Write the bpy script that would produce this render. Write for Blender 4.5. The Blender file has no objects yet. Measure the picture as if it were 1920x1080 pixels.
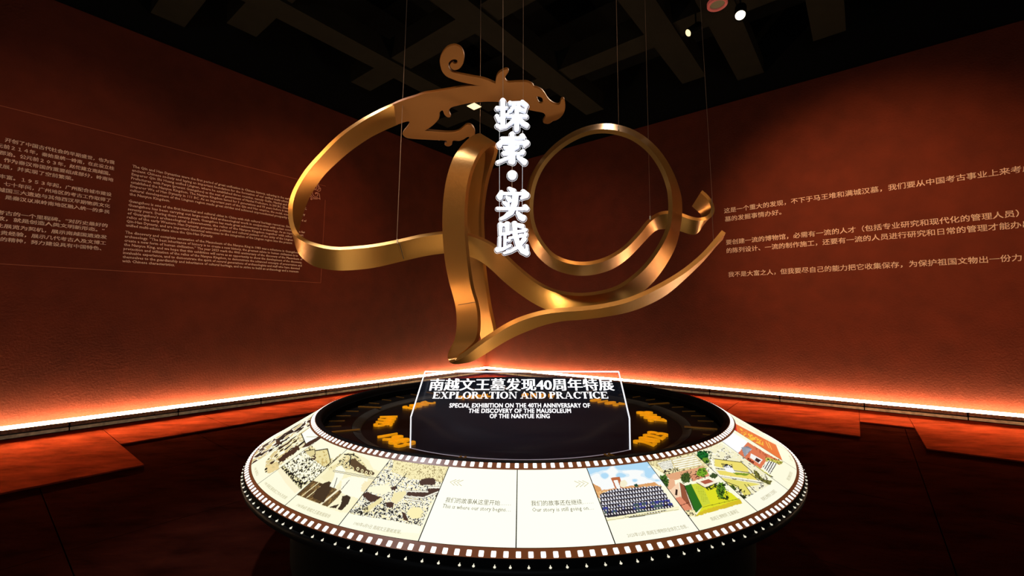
import bpy, bmesh, math, random
import numpy as np
from mathutils import Vector, Matrix
random.seed(7); RNG = np.random.RandomState(7)
SC = bpy.context.scene; COL = SC.collection

# ---------------------------------------------------------------- camera, world, lights, exposure
F = 817.0; PITCH = math.atan(60 / F); CAMH = 1.5
cd = bpy.data.cameras.new('camera'); cam = bpy.data.objects.new('camera', cd); COL.objects.link(cam)
cd.sensor_fit = 'HORIZONTAL'; cd.sensor_width = 36; cd.lens = F / 1920 * 36; cd.clip_start = .05; cd.clip_end = 100
cam.location = (0, 0, CAMH); cam.rotation_euler = (math.pi / 2 + PITCH, 0, 0); SC.camera = cam
w = bpy.data.worlds.new('world'); SC.world = w; w.use_nodes = True
w.node_tree.nodes['Background'].inputs[0].default_value = (1, .75, .55, 1)
w.node_tree.nodes['Background'].inputs[1].default_value = .012
SC.view_settings.view_transform = 'Standard'; SC.view_settings.look = 'None'
SC.view_settings.gamma = 1; SC.view_settings.exposure = 0; SC.view_settings.use_curve_mapping = False
SC.cycles.max_bounces = 7; SC.cycles.diffuse_bounces = 3; SC.cycles.glossy_bounces = 4
SC.cycles.caustics_reflective = False; SC.cycles.caustics_refractive = False
SC.cycles.sample_clamp_indirect = 4; SC.cycles.blur_glossy = 1.0; SC.cycles.use_denoising = True

def spot(name, loc, tgt, power, size, col=(1, .8, .6), blend=.8, rad=.06):
    l = bpy.data.lights.new(name, 'SPOT'); l.energy = power; l.spot_size = math.radians(size); l.spot_blend = blend
    l.color = col; l.shadow_soft_size = rad
    o = bpy.data.objects.new(name, l); COL.objects.link(o); o.location = loc
    o.rotation_euler = (Vector(tgt) - Vector(loc)).to_track_quat('-Z', 'Y').to_euler(); return o
WARM = (1, .72, .45)
# key spots on the hanging sculpture, from the lighting grid
spot('sculpture_spot', (-3.2, .0, 5.2), (-1.1, 3.3, 2.2), 420, 36, (1, .62, .34), .6, .09)
spot('sculpture_spot', (3.4, .4, 5.6), (.5, 3.4, 2.3), 170, 46, (1, .66, .40), .6, .09)
spot('sculpture_spot', (-2.6, 3.4, 5.6), (-1.5, 3.3, 2.3), 420, 44, (.85, .9, 1), .7, .08)
spot('sculpture_spot', (1.6, 6.0, 5.8), (.3, 3.4, 2.0), 200, 50, (1, .75, .5), .7, .08)
for x_ in (-1.0, 0.1, 1.1): spot('underside_fill', (x_, 3.3 - .5 * abs(x_) , .8), (x_ * .9, 3.45, 2.6), 30, 110, (1, .82, .52), .8, .12)  # added fill lights, strengthening the film panels' glow on the ribbon undersides
spot('sculpture_spot', (.2, -.8, 4.6), (.1, 3.3, 2.1), 110, 50, (1, .80, .62), .7, .08)
al = bpy.data.lights.new('sheen_fill', 'AREA'); al.shape = 'RECTANGLE'; al.size = 2.4; al.size_y = 1.4; al.energy = 70; al.color = (.88, .93, 1)  # unseen soft light added behind the camera for a silvery sheen on the ribbons
lo = bpy.data.objects.new('sheen_fill', al); COL.objects.link(lo); lo.location = (-.8, -3.5, 2.9); lo.rotation_euler = (Vector((0, 3.3, 2.2)) - lo.location).to_track_quat('-Z', 'Y').to_euler()
# washes on the walls, over the writing
spot('wall_spot', (1.2, 2.4, 6.2), (6.2, 7.4, 2.6), 3100, 50, (1, .46, .20), 1, .15)
spot('wall_spot', (.8, 3.6, 6.2), (-4.3, 8.4, 3.0), 1050, 40, (1, .42, .18), 1, .15)
spot('wall_spot', (-.5, 1.2, 6.2), (-6.4, 6.1, 2.8), 820, 38, (1, .46, .24), 1, .15)
spot('wall_spot', (0.2, 6.0, 6.2), (1.2, 11.3, 1.6), 380, 70, (1, .48, .34), 1, .15)
spot('ceiling_bounce', (0, 5, .9), (0, 6.5, 6.4), 16, 120, (1, .85, .55), 1, .5)

# ---------------------------------------------------------------- helpers
CP, SP = math.cos(PITCH), math.sin(PITCH)
def ray(x, y):
    a = (x - 960) / F; b = (540 - y) / F
    return Vector((a, CP - b * SP, SP + b * CP))
def atY(x, y, Y):
    r = ray(x, y); return Vector((0, 0, CAMH)) + r * (Y / r.y)
def atz(x, y, z):
    r = ray(x, y); return Vector((0, 0, CAMH)) + r * ((z - CAMH) / r.z)
def onplane(x, y, P, N):
    r = ray(x, y); O = Vector((0, 0, CAMH)); return O + r * ((P - O).dot(N) / r.dot(N))
def lin(c):
    c = [v / 255 for v in c[:3]]
    return tuple(v / 12.92 if v <= .04045 else ((v + .055) / 1.055) ** 2.4 for v in c)

def mat(name, col, rough=.5, metal=0, emit=None, es=1, spec=.5, noise=None, bump=None, coat=0, alpha=None, trans=0, ior=1.45):
    m = bpy.data.materials.new(name); m.use_nodes = True; nt = m.node_tree; b = nt.nodes['Principled BSDF']
    b.inputs['Base Color'].default_value = (*col, 1); b.inputs['Roughness'].default_value = rough
    b.inputs['Metallic'].default_value = metal; b.inputs['Specular IOR Level'].default_value = spec
    b.inputs['Coat Weight'].default_value = coat; b.inputs['Transmission Weight'].default_value = trans
    b.inputs['IOR'].default_value = ior
    if alpha is not None: b.inputs['Alpha'].default_value = alpha
    if emit: b.inputs['Emission Color'].default_value = (*emit, 1); b.inputs['Emission Strength'].default_value = es
    tc = nt.nodes.new('ShaderNodeTexCoord')
    if noise:                       # (scale, lo, hi[, stretch])
        mp = nt.nodes.new('ShaderNodeMapping'); nt.links.new(tc.outputs['Object'], mp.inputs[0])
        if len(noise) > 3: mp.inputs['Scale'].default_value = noise[3]
        n = nt.nodes.new('ShaderNodeTexNoise'); n.inputs['Scale'].default_value = noise[0]; n.inputs['Detail'].default_value = 6
        nt.links.new(mp.outputs[0], n.inputs['Vector'])
        r = nt.nodes.new('ShaderNodeMapRange'); r.inputs['From Min'].default_value = .3; r.inputs['From Max'].default_value = .7
        r.inputs['To Min'].default_value = noise[1]; r.inputs['To Max'].default_value = noise[2]
        nt.links.new(n.outputs['Fac'], r.inputs['Value'])
        mx = nt.nodes.new('ShaderNodeMix'); mx.data_type = 'RGBA'; mx.blend_type = 'MULTIPLY'; mx.inputs[0].default_value = 1
        mx.inputs[6].default_value = (*col, 1); nt.links.new(r.outputs[0], mx.inputs[7]); nt.links.new(mx.outputs[2], b.inputs['Base Color'])
    if bump:                        # (scale, strength, distance)
        n = nt.nodes.new('ShaderNodeTexNoise'); n.inputs['Scale'].default_value = bump[0]; n.inputs['Detail'].default_value = 4
        nt.links.new(tc.outputs['Object'], n.inputs['Vector'])
        bp = nt.nodes.new('ShaderNodeBump'); bp.inputs['Strength'].default_value = bump[1]; bp.inputs['Distance'].default_value = bump[2]
        nt.links.new(n.outputs['Fac'], bp.inputs['Height']); nt.links.new(bp.outputs[0], b.inputs['Normal'])
    return m

M = dict(
    wall=mat('red_plaster', (.092, .0160, .0062), .75, spec=.2, noise=(3, .82, 1.1), bump=(38, .5, .012)),
    wall_top=mat('black_paint', (.004, .004, .004), .9, spec=.1),
    ceiling=mat('ceiling_black', (.003, .003, .003), .95, spec=.05),
    beam=mat('beam_paint', (.007, .006, .004), .85, spec=.1, noise=(4, .8, 1.2)),
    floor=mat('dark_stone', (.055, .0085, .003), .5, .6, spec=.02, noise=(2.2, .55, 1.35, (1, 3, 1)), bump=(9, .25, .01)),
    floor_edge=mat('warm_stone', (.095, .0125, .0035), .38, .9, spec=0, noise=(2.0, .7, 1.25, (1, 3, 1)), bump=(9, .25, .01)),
    joint=mat('joint_black', (.006, .004, .003), .8),
    rail=mat('aluminium_rail', (.85, .72, .50), .4, .2, noise=(14, .6, 1.2)),
    railbrown=mat('bronze_rail', (.30, .14, .08), .45, .3, noise=(40, .4, 1.3)),
    led=mat('led', (1, .8, .5), emit=(1, .68, .38), es=98),
    black=mat('black_gloss', (.004, .004, .004), .5, spec=.08),
    blackmat=mat('black_matte', (.003, .003, .003), .8, spec=.03),
    disc=mat('black_disc', (.006, .005, .0045), .3, spec=.2),
    step=mat('grey_step', (.02, .019, .017), .5),
    film=mat('film_base', lin((95, 50, 22)), .35, emit=lin((125, 68, 34)), es=.55),
    hole=mat('lit_window', (1, 1, .95), .4, emit=(1, .98, .90), es=1.25),
    pin=mat('pin_glint', (1, .95, .8), .3, emit=(1, .93, .72), es=.75),  # pins are no lamps: glints of the panel light put in as emission
    ink=mat('caption_ink', lin((120, 112, 80)), .6, emit=lin((190, 180, 135)), es=.8),
    inkdark=mat('dark_ink', lin((70, 68, 50)), .6, emit=lin((110, 106, 80)), es=.7),
    line=mat('frame_line', (.01, .008, .004), .6),
    lett=mat('cream_lettering', (.95, .88, .78), .6, spec=.2),
    faint=mat('faint_line', (.26, .09, .05), .6, spec=.2),
    emblem=mat('emblem_print', (.62, .34, .26), .6, spec=.2),
    white=mat('lit_letter', (1, 1, 1), .4, emit=(.93, .96, 1), es=1.35),
    whiteside=mat('letter_side', (.8, .84, .9), .35, emit=(.75, .82, 1), es=.45),
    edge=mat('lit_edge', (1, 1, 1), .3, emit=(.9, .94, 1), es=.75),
    silv=mat('sign_letter', (1, 1, 1), .4, emit=(.97, .98, 1), es=1.0),
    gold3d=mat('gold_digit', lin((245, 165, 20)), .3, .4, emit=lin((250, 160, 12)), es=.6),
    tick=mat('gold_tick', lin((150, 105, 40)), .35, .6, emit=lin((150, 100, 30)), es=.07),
    wire=mat('steel_wire', (.45, .30, .2), .4, .7),
    seam=mat('seam_dark', (.03, .018, .01), .6),
    lamp=mat('lamp_glow', (1, .9, .7), emit=(1, .86, .62), es=3),
    lamp2=mat('lamp_glow_soft', (1, .8, .5), emit=(1, .78, .45), es=1.2),
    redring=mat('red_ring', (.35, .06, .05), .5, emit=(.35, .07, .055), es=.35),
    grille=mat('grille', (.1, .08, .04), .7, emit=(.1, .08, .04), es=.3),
)
def gold():
    m = bpy.data.materials.new('brushed_gold'); m.use_nodes = True; nt = m.node_tree; b = nt.nodes['Principled BSDF']
    b.inputs['Base Color'].default_value = (.50, .235, .055, 1); b.inputs['Metallic'].default_value = .82
    b.inputs['Roughness'].default_value = .40; b.inputs['Anisotropic'].default_value = .5
    tc = nt.nodes.new('ShaderNodeTexCoord'); n = nt.nodes.new('ShaderNodeTexNoise'); n.inputs['Scale'].default_value = 60; n.inputs['Detail'].default_value = 3
    nt.links.new(tc.outputs['Object'], n.inputs['Vector'])
    bp = nt.nodes.new('ShaderNodeBump'); bp.inputs['Strength'].default_value = .12; bp.inputs['Distance'].default_value = .004
    nt.links.new(n.outputs['Fac'], bp.inputs['Height']); nt.links.new(bp.outputs[0], b.inputs['Normal'])
    r = nt.nodes.new('ShaderNodeMapRange'); r.inputs['To Min'].default_value = .26; r.inputs['To Max'].default_value = .38
    nt.links.new(n.outputs['Fac'], r.inputs['Value']); nt.links.new(r.outputs[0], b.inputs['Roughness']); return m
M['gold'] = gold()
def stone(name, dif, glo, rough):
    m = bpy.data.materials.new(name); m.use_nodes = True; nt = m.node_tree; nt.nodes.remove(nt.nodes['Principled BSDF'])
    out = nt.nodes['Material Output']; d = nt.nodes.new('ShaderNodeBsdfDiffuse'); g = nt.nodes.new('ShaderNodeBsdfAnisotropic'); ad = nt.nodes.new('ShaderNodeAddShader')
    tc = nt.nodes.new('ShaderNodeTexCoord'); mp = nt.nodes.new('ShaderNodeMapping'); mp.inputs['Scale'].default_value = (1, 2.5, 1); mp.inputs['Rotation'].default_value = (0, 0, .9)
    n = nt.nodes.new('ShaderNodeTexNoise'); n.inputs['Scale'].default_value = 2.2; n.inputs['Detail'].default_value = 7; n.inputs['Roughness'].default_value = .6
    nt.links.new(tc.outputs['Object'], mp.inputs[0]); nt.links.new(mp.outputs[0], n.inputs['Vector'])
    r = nt.nodes.new('ShaderNodeMapRange'); r.inputs['From Min'].default_value = .3; r.inputs['From Max'].default_value = .7; r.inputs['To Min'].default_value = .5; r.inputs['To Max'].default_value = 1.35; nt.links.new(n.outputs['Fac'], r.inputs['Value'])
    for sh, c in ((d, dif), (g, glo)):
        mx = nt.nodes.new('ShaderNodeMix'); mx.data_type = 'RGBA'; mx.blend_type = 'MULTIPLY'; mx.inputs[0].default_value = 1; mx.inputs[6].default_value = (*c, 1)
        nt.links.new(r.outputs[0], mx.inputs[7]); nt.links.new(mx.outputs[2], sh.inputs['Color'])
    g.inputs['Roughness'].default_value = rough
    b2 = nt.nodes.new('ShaderNodeTexNoise'); b2.inputs['Scale'].default_value = 14; nt.links.new(mp.outputs[0], b2.inputs['Vector'])
    bp = nt.nodes.new('ShaderNodeBump'); bp.inputs['Strength'].default_value = .2; bp.inputs['Distance'].default_value = .008; nt.links.new(b2.outputs['Fac'], bp.inputs['Height'])
    nt.links.new(bp.outputs[0], g.inputs['Normal']); nt.links.new(bp.outputs[0], d.inputs['Normal'])
    nt.links.new(d.outputs[0], ad.inputs[0]); nt.links.new(g.outputs[0], ad.inputs[1]); nt.links.new(ad.outputs[0], out.inputs['Surface']); return m
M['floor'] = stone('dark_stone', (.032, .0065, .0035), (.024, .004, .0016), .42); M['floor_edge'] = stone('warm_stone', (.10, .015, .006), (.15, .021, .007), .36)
def goldpaint():
    m = bpy.data.materials.new('gold_paint'); m.use_nodes = True; b = m.node_tree.nodes['Principled BSDF']
    b.inputs['Base Color'].default_value = (.33, .115, .016, 1); b.inputs['Metallic'].default_value = .4; b.inputs['Roughness'].default_value = .55
    return m
M['goldpaint'] = goldpaint()
def acrylic():
    m = bpy.data.materials.new('clear_acrylic'); m.use_nodes = True; nt = m.node_tree; b = nt.nodes['Principled BSDF']
    b.inputs['Base Color'].default_value = (.03, .04, .07, 1); b.inputs['Roughness'].default_value = .35; b.inputs['Alpha'].default_value = .16
    b.inputs['Specular IOR Level'].default_value = .12; return m
M['acrylic'] = acrylic()
def printmat():
    m = bpy.data.materials.new('backlit_print'); m.use_nodes = True; nt = m.node_tree; b = nt.nodes['Principled BSDF']
    a = nt.nodes.new('ShaderNodeVertexColor'); a.layer_name = 'print'
    nt.links.new(a.outputs[0], b.inputs['Emission Color']); b.inputs['Emission Strength'].default_value = 1.0
    b.inputs['Base Color'].default_value = (.01, .01, .01, 1); b.inputs['Roughness'].default_value = .5; b.inputs['Specular IOR Level'].default_value = .08; return m
M['print'] = printmat()

def link(name, me, m, parent=None, smooth=False):
    if not isinstance(me, bpy.types.Mesh):
        bm = me; me = bpy.data.meshes.new(name); bm.to_mesh(me); bm.free()
    if m is not None and not me.materials: me.materials.append(m)
    if smooth: me.polygons.foreach_set('use_smooth', [True] * len(me.polygons))
    o = bpy.data.objects.new(name, me); COL.objects.link(o)
    if parent: o.parent = parent; o.matrix_parent_inverse = parent.matrix_world.inverted()
    return o
def inv(o):   # parent inverse for Empties placed away from the origin
    return Matrix.Translation(o.location).inverted()
def child(name, me, m, parent, smooth=False, label=None):
    o = link(name, me, m, None, smooth); o.parent = parent
    top = parent; T = Matrix.Translation(top.location) if top.type == 'EMPTY' else Matrix()
    q = parent
    if q.type == 'EMPTY': o.matrix_parent_inverse = T.inverted()
    elif q.parent is not None: o.matrix_parent_inverse = q.get('_w', None) and Matrix() or Matrix()
    if label: o['label'] = label
    return o
def empty(name, loc, label, cat, group=None):
    o = bpy.data.objects.new(name, None); COL.objects.link(o); o.location = loc; o.empty_display_size = .1
    o['label'] = label; o['category'] = cat
    if group: o['group'] = group
    return o
def pd(verts, faces):
    me = bpy.data.meshes.new('m'); me.from_pydata([tuple(v) for v in verts], [], faces); me.update(); return me
def box(bm, c, s, ax=None):
    """box centred c, size s, axes ax (3 vectors)"""
    ax = ax or (Vector((1, 0, 0)), Vector((0, 1, 0)), Vector((0, 0, 1))); c = Vector(c); v = []
    for i in (-1, 1):
        for j in (-1, 1):
            for k in (-1, 1): v.append(bm.verts.new(c + ax[0] * i * s[0] / 2 + ax[1] * j * s[1] / 2 + ax[2] * k * s[2] / 2))
    for f in ((0, 1, 3, 2), (4, 6, 7, 5), (0, 4, 5, 1), (2, 3, 7, 6), (0, 2, 6, 4), (1, 5, 7, 3)): bm.faces.new([v[q] for q in f])
def boxm(c, s, ax=None, bev=0):
    bm = bmesh.new(); box(bm, c, s, ax); bmesh.ops.recalc_face_normals(bm, faces=bm.faces)
    if bev: bmesh.ops.bevel(bm, geom=bm.edges[:], offset=bev, segments=2, affect='EDGES')
    return bm
def tube(bm, pts, r, n=6, closed=False):
    pts = [Vector(p) for p in pts]; rings = []; N = len(pts)
    for i, p in enumerate(pts):
        a = pts[(i - 1) % N] if (i or closed) else p; b = pts[(i + 1) % N] if (i < N - 1 or closed) else p
        t = (b - a).normalized(); u = t.orthogonal().normalized() if i == 0 else (u - t * u.dot(t)).normalized(); v = t.cross(u)
        rr = r[i] if isinstance(r, (list, tuple)) else r
        rings.append([bm.verts.new(p + (u * math.cos(k * 2 * math.pi / n) + v * math.sin(k * 2 * math.pi / n)) * rr) for k in range(n)])
    for i in range(N if closed else N - 1):
        A, B = rings[i], rings[(i + 1) % N]
        for k in range(n): bm.faces.new((A[k], A[(k + 1) % n], B[(k + 1) % n], B[k]))
    if not closed:
        bm.faces.new(rings[0][::-1]); bm.faces.new(rings[-1])
def lathe(prof, c, n=128, closed=False):
    """prof list of (r,z)"""
    v = []; f = []; m = len(prof)
    for i in range(n):
        a = 2 * math.pi * i / n
        for r, z in prof: v.append((c[0] + r * math.sin(a), c[1] - r * math.cos(a), z))
    for i in range(n):
        j = (i + 1) % n
        for k in range(m if closed else m - 1):
            l = (k + 1) % m; f.append((i * m + k, j * m + k, j * m + l, i * m + l))
    return pd(v, f)
def textmesh(s, offset=0.0, extrude=0.0, res=2, spacing=1.0):
    c = bpy.data.curves.new('t', 'FONT'); c.body = s; c.resolution_u = res; c.offset = offset; c.extrude = extrude; c.space_character = spacing
    o = bpy.data.objects.new('t', c); COL.objects.link(o)
    me = bpy.data.meshes.new_from_object(o.evaluated_get(bpy.context.evaluated_depsgraph_get()))
    bpy.data.objects.remove(o); bpy.data.curves.remove(c); me.materials.clear(); return me
def co(me):
    a = np.empty(len(me.vertices) * 3, 'f'); me.vertices.foreach_get('co', a); return a.reshape(-1, 3)
def setco(me, a):
    me.vertices.foreach_set('co', np.ascontiguousarray(a, 'f').ravel()); me.update()
def joinmesh(ms):
    bm = bmesh.new()
    for m_ in ms: bm.from_mesh(m_); bpy.data.meshes.remove(m_)
    return bm
def smear(s, dx, dy=0, **k):   # 
    """thick uprights, thin horizontals: the same outline laid side by side"""
    out = []
    for t, u in ((-1, 0), (-.33, 0), (.33, 0), (1, 0)) if not dy else ((-1, -1), (-1, 1), (1, -1), (1, 1), (0, -1), (0, 1)):
        me = textmesh(s, **k); a = co(me); a[:, 0] += dx * t; a[:, 1] += dy * u; a[:, 2] += (t + u * .3) * 1e-5; setco(me, a); out.append(me)
    bm = joinmesh(out); me = bpy.data.meshes.new('s'); bm.to_mesh(me); bm.free(); return me
_adv = {}
def advance(c, spacing=1.0):
    if c not in _adv:
        w = []
        for t in ('||', '|' + c + '|'):
            m_ = textmesh(t); a = co(m_); w.append(a[:, 0].max() - a[:, 0].min()); bpy.data.meshes.remove(m_)
        _adv[c] = w[1] - w[0]
    return _adv[c]
def split_x(me, bounds):
    """split a line of lettering into one mesh per letter at the given x bounds"""
    n = len(me.polygons); ce = np.empty(n * 3, 'f'); me.polygons.foreach_get('center', ce); k = np.clip(np.searchsorted(bounds, ce.reshape(-1, 3)[:, 0]) - 1, 0, len(bounds) - 2); A = co(me); out = []
    polys = [tuple(p.vertices) for p in me.polygons]
    for i in range(len(bounds) - 1):
        f = [polys[j] for j in np.where(k == i)[0]]
        if not f: continue
        vs = sorted({v for q in f for v in q}); mp = {v: q for q, v in enumerate(vs)}; out.append((A[vs], [tuple(mp[v] for v in q) for q in f]))
    return out
def bounds_of(t):
    b = [-.05]; x = 0
    for c in t: x += advance(c); b.append(x)
    b[0] = -9; b[-1] = 99; return b
def catmull(P, sub=4):
    P = [np.array(p, float) for p in P]; out = []
    for i in range(len(P) - 1):
        a, b, c, d = P[max(i - 1, 0)], P[i], P[i + 1], P[min(i + 2, len(P) - 1)]
        for k in range(sub):
            t = k / sub; out.append(.5 * ((2 * b) + (c - a) * t + (2 * a - 5 * b + 4 * c - d) * t * t + (3 * b - a - 3 * c + d) * t ** 3))
    out.append(P[-1]); return np.array(out)

# ---------------------------------------------------------------- the room
C = Vector((-.76, 12.8, 0)); DL = Vector((-.63, -.777, 0)).normalized(); DR = Vector((.788, -.6157, 0)).normalized()
NL = Vector((.777, -.63, 0)).normalized(); NR = Vector((-.6157, -.788, 0)).normalized(); Z = Vector((0, 0, 1)); WH = 5.98
def structure(o): o['kind'] = 'structure'; return o
LL, LR = 15.0, 15.0
wl = structure(link('wall_left', boxm(C + DL * LL / 2 - NL * .1 + Z * WH / 2, (LL, .2, WH), (DL, NL, Z)), M['wall']))
wr = structure(link('wall_right', boxm(C + DR * LR / 2 - NR * .1 + Z * WH / 2, (LR, .2, WH), (DR, NR, Z)), M['wall']))
structure(link('trim_1', boxm(C + DL * LL / 2 - NL * .14 + Z * (WH + .8), (LL + 1, .2, 1.6), (DL, NL, Z)), M['wall_top']))
structure(link('trim_2', boxm(C + DR * LR / 2 - NR * .14 + Z * (WH + .8), (LR + 1, .2, 1.6), (DR, NR, Z)), M['wall_top']))
structure(link('ceiling', boxm((0, 5, 7.65), (34, 30, .2)), M['ceiling']))

def wp(side, s, d, z):          # point at s metres from the corner along the wall, d metres out of it
    D, N = (DL, NL) if side == 'L' else (DR, NR); return C + D * s + N * d + Z * z
def sd(side, p):
    D, N = (DL, NL) if side == 'L' else (DR, NR); q = p - C; return q.dot(D), q.dot(N)

# floor: a raised border of stone slabs along both walls around a sunken field of slabs
STEP = .014
fl = structure(link('floor', boxm((0, 4, -.16), (34, 30, .2)), M['joint']))
def slab(poly, z0, z1, m, name='floor_slab'):
    n = len(poly); v = [(p[0], p[1], z0) for p in poly] + [(p[0], p[1], z1) for p in poly]
    f = [tuple(range(n))[::-1], tuple(range(n, 2 * n))] + [(i, (i + 1) % n, n + (i + 1) % n, n + i) for i in range(n)]
    me = pd(v, f); bm = bmesh.new(); bm.from_mesh(me); bmesh.ops.recalc_face_normals(bm, faces=bm.faces); return child(name, bm, m, fl)
ptsL = [sd('L', atz(x, y, 0)) for x, y in ((620, 770), (421, 800), (225, 832), (265, 868), (0, 925))]
ptsR = [sd('R', atz(x, y, 0)) for x, y in ((1612, 775), (1612, 790), (1715, 802), (1730, 838), (1920, 865))]
G = .0035
wL1 = ptsL[1][1]; sLj = ptsL[2][0]; wL2 = ptsL[4][1]; wR1 = (ptsR[1][1] + ptsR[2][1]) / 2; sRa = ptsR[1][0]; sRj = ptsR[2][0]; wR2 = ptsR[4][1]; wR0 = ptsR[0][1]
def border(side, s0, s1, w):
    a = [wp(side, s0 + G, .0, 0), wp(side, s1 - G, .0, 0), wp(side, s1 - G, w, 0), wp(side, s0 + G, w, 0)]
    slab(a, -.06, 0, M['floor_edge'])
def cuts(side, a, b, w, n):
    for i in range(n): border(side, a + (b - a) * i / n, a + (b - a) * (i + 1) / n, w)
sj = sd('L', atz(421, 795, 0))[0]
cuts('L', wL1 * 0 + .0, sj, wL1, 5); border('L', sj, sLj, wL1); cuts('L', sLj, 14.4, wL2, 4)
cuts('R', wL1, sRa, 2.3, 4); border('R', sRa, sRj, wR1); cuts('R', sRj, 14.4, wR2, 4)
# inner field, one step lower, laid on the same axes
AX = DL; AY = NL
T1 = 1.5
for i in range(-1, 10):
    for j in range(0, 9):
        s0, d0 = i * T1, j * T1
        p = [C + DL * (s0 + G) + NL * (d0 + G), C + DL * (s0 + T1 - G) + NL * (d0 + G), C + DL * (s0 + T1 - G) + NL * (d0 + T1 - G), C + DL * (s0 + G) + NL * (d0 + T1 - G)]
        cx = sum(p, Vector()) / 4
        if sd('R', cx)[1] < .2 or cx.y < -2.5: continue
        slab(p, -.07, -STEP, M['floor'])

# light troughs at the foot of the walls
for side, nm in (('L', 'baseboard_left'), ('R', 'baseboard_right')):
    D, N = (DL, NL) if side == 'L' else (DR, NR); Lg = 14.5
    base = structure(link(nm, boxm(wp(side, Lg / 2 + .1, .085, .012), (Lg, .17, .024), (D, N, Z)), M['blackmat']))
    n = 12; sg = Lg / n
    for k in range(n):
        s0 = .1 + k * sg; c = s0 + sg / 2
        child('lower_rail', boxm(wp(side, c, .188, .030), (sg - .014, .014, .042), (D, N, Z), .003), M['rail'], base)
        child('upper_rail', boxm(wp(side, c, .178, .094), (sg - .014, .016, .052), (D, N, Z), .003), M['railbrown'], base)
        child('rail_bracket', boxm(wp(side, s0 + .3, .170, .06), (.03, .02, .1), (D, N, Z)), M['blackmat'], base)
        child('rail_joint', boxm(wp(side, s0, .172, .065), (.03, .022, .11), (D, N, Z)), M['blackmat'], base)
        child('back_plate', boxm(wp(side, c, .164, .058), (sg - .002, .008, .105), (D, N, Z)), M['seam'], base)
    led = child('led_strip', boxm(wp(side, Lg / 2 + .1, .10, .128), (Lg, .05, .05), (D, N, Z), .008), M['led'], base)

# ceiling grid of beams
ZB = 6.4
PR = [Vector((1.96, 9.97, 0)) + (Vector((3.53, -2.77, 0)) / 2) * k for k in range(-1, 5)]      # beams running with the left wall
PL = [Vector((-3.22, 8.93, 0)) + Vector((-1.41, -1.81, 0)) * k for k in range(-1, 5)]         # beams running with the right wall
gr = empty('ceiling_grid', (0, 7, ZB), 'dark brown ceiling grid of crossing beams above both red walls', 'ceiling grid')
for p in PR: child('beam', boxm(p + DL * 5.6 + Z * (ZB + .2), (11.2, .46, .4), (DL, NL, Z)), M['beam'], gr)
for p in PL: child('beam', boxm(p + DR * 5.6 + Z * (ZB + .25), (11.2, .46, .4), (DR, NR, Z)), M['beam'], gr)
child('duct', boxm(Vector((5.2, 8.93, ZB + .15)) + DL * 2.2, (4.4, .47, .3), (DL, NL, Z)), M['beam'], gr)
child('duct', boxm(Vector((-6.06, 7.13, ZB + .15)) + DR * 2, (4.0, .45, .3), (DR, NR, Z)), M['beam'], gr)

# ---------------------------------------------------------------- ceiling fixtures
def fixture_spot(px, py, z, tgt, label, glow, r=.07):
    p = atz(px, py, z); t = empty('track_spotlight', p, label, 'spotlight', 'track spotlights at the top right')
    d = (Vector(tgt) - p).normalized(); q = d.to_track_quat('Z', 'Y').to_matrix().to_4x4(); Tm = Matrix.Translation(p) @ q
    me = lathe([(0, -.30), (r * .8, -.30), (r * 1.1, -.26), (r * 1.1, .01), (r * .98, .012), (r * .96, -.02), (0, -.02)], (0, 0), 24); me.transform(Tm); child('housing', me, M['blackmat'], t, True)
    me = lathe([(0, -.012), (r * .92, -.012), (r * .92, -.018), (0, -.018)], (0, 0), 24); me.transform(Tm); child('lens', me, glow, t)
    bm = bmesh.new(); tube(bm, [p - d * .2, p - d * .2 + Z * .25], .012); child('stem', bm, M['blackmat'], t)
fixture_spot(1388, 29, 6.05, (1.5, 3.2, 1.2), 'white-glowing track spotlight high on the right, nearest the top edge', M['lamp'], .075)
fixture_spot(1290, 62, 6.05, (-1.8, 5.2, 2.2), 'amber-glowing track spotlight left of and below the white one', M['lamp2'], .06)
p = atz(1345, 10, 6.0); t = empty('ceiling_speaker', p, 'round ceiling fixture with red ring and grey grille between the spotlights', 'ceiling fixture')
me = lathe([(.10, .0), (.10, .05), (.135, .05), (.135, 0), (.12, -.012), (.10, 0)], (p.x, p.y), 32); a = co(me); a[:, 2] += p.z; setco(me, a); child('ring', me, M['redring'], t)
me = lathe([(0, .02), (.1, .02), (.1, .03), (0, .03)], (p.x, p.y), 32); a = co(me); a[:, 2] += p.z; setco(me, a); child('grille', me, M['grille'], t)
p = atz(889, 199, 6.2); t = empty('square_downlight', p, 'small square cream downlight seen under the arched dragon body', 'ceiling light')
child('housing', boxm(p + Z * .05, (.26, .26, .1), (DL, NL, Z), .01), M['step'], t); child('diffuser', boxm(p - Z * .006, (.22, .22, .012), (DL, NL, Z)), M['lamp2'], t)

# ---------------------------------------------------------------- writing on the walls
def wall_text(side, s, sx0, sx1, zb, em, parent, m=M['lett'], bold=.012, name='text_line', res=1):
    """text whose ink runs from sx0 to sx1 along the wall; em = cap/em height in metres; zb = baseline height"""
    me = smear(s, bold, bold * .8, res=res); a = co(me); w0, w1 = a[:, 0].min(), a[:, 0].max()
    L = abs(sx1 - sx0); X = (a[:, 0] - w0) * L / (w1 - w0); Yv = a[:, 1] * em
    D, N = (-DL, NL) if side == 'L' else (DR, NR); O = wp(side, sx0, .004, zb)
    out = np.outer(X, D) + np.outer(Yv, Z) + np.array(O)
    if name == 'character':
        sp = split_x(me, bounds_of(s)); sc1 = L / (w1 - w0)
        for A_, f_ in sp: child(name, pd(np.outer((A_[:, 0] - w0) * sc1, D) + np.outer(A_[:, 1] * em, Z) + np.array(O), f_), m, parent)
        bpy.data.meshes.remove(me); return
    setco(me, out)
    return child(name, me, m, parent)
EM = 1.0
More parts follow.
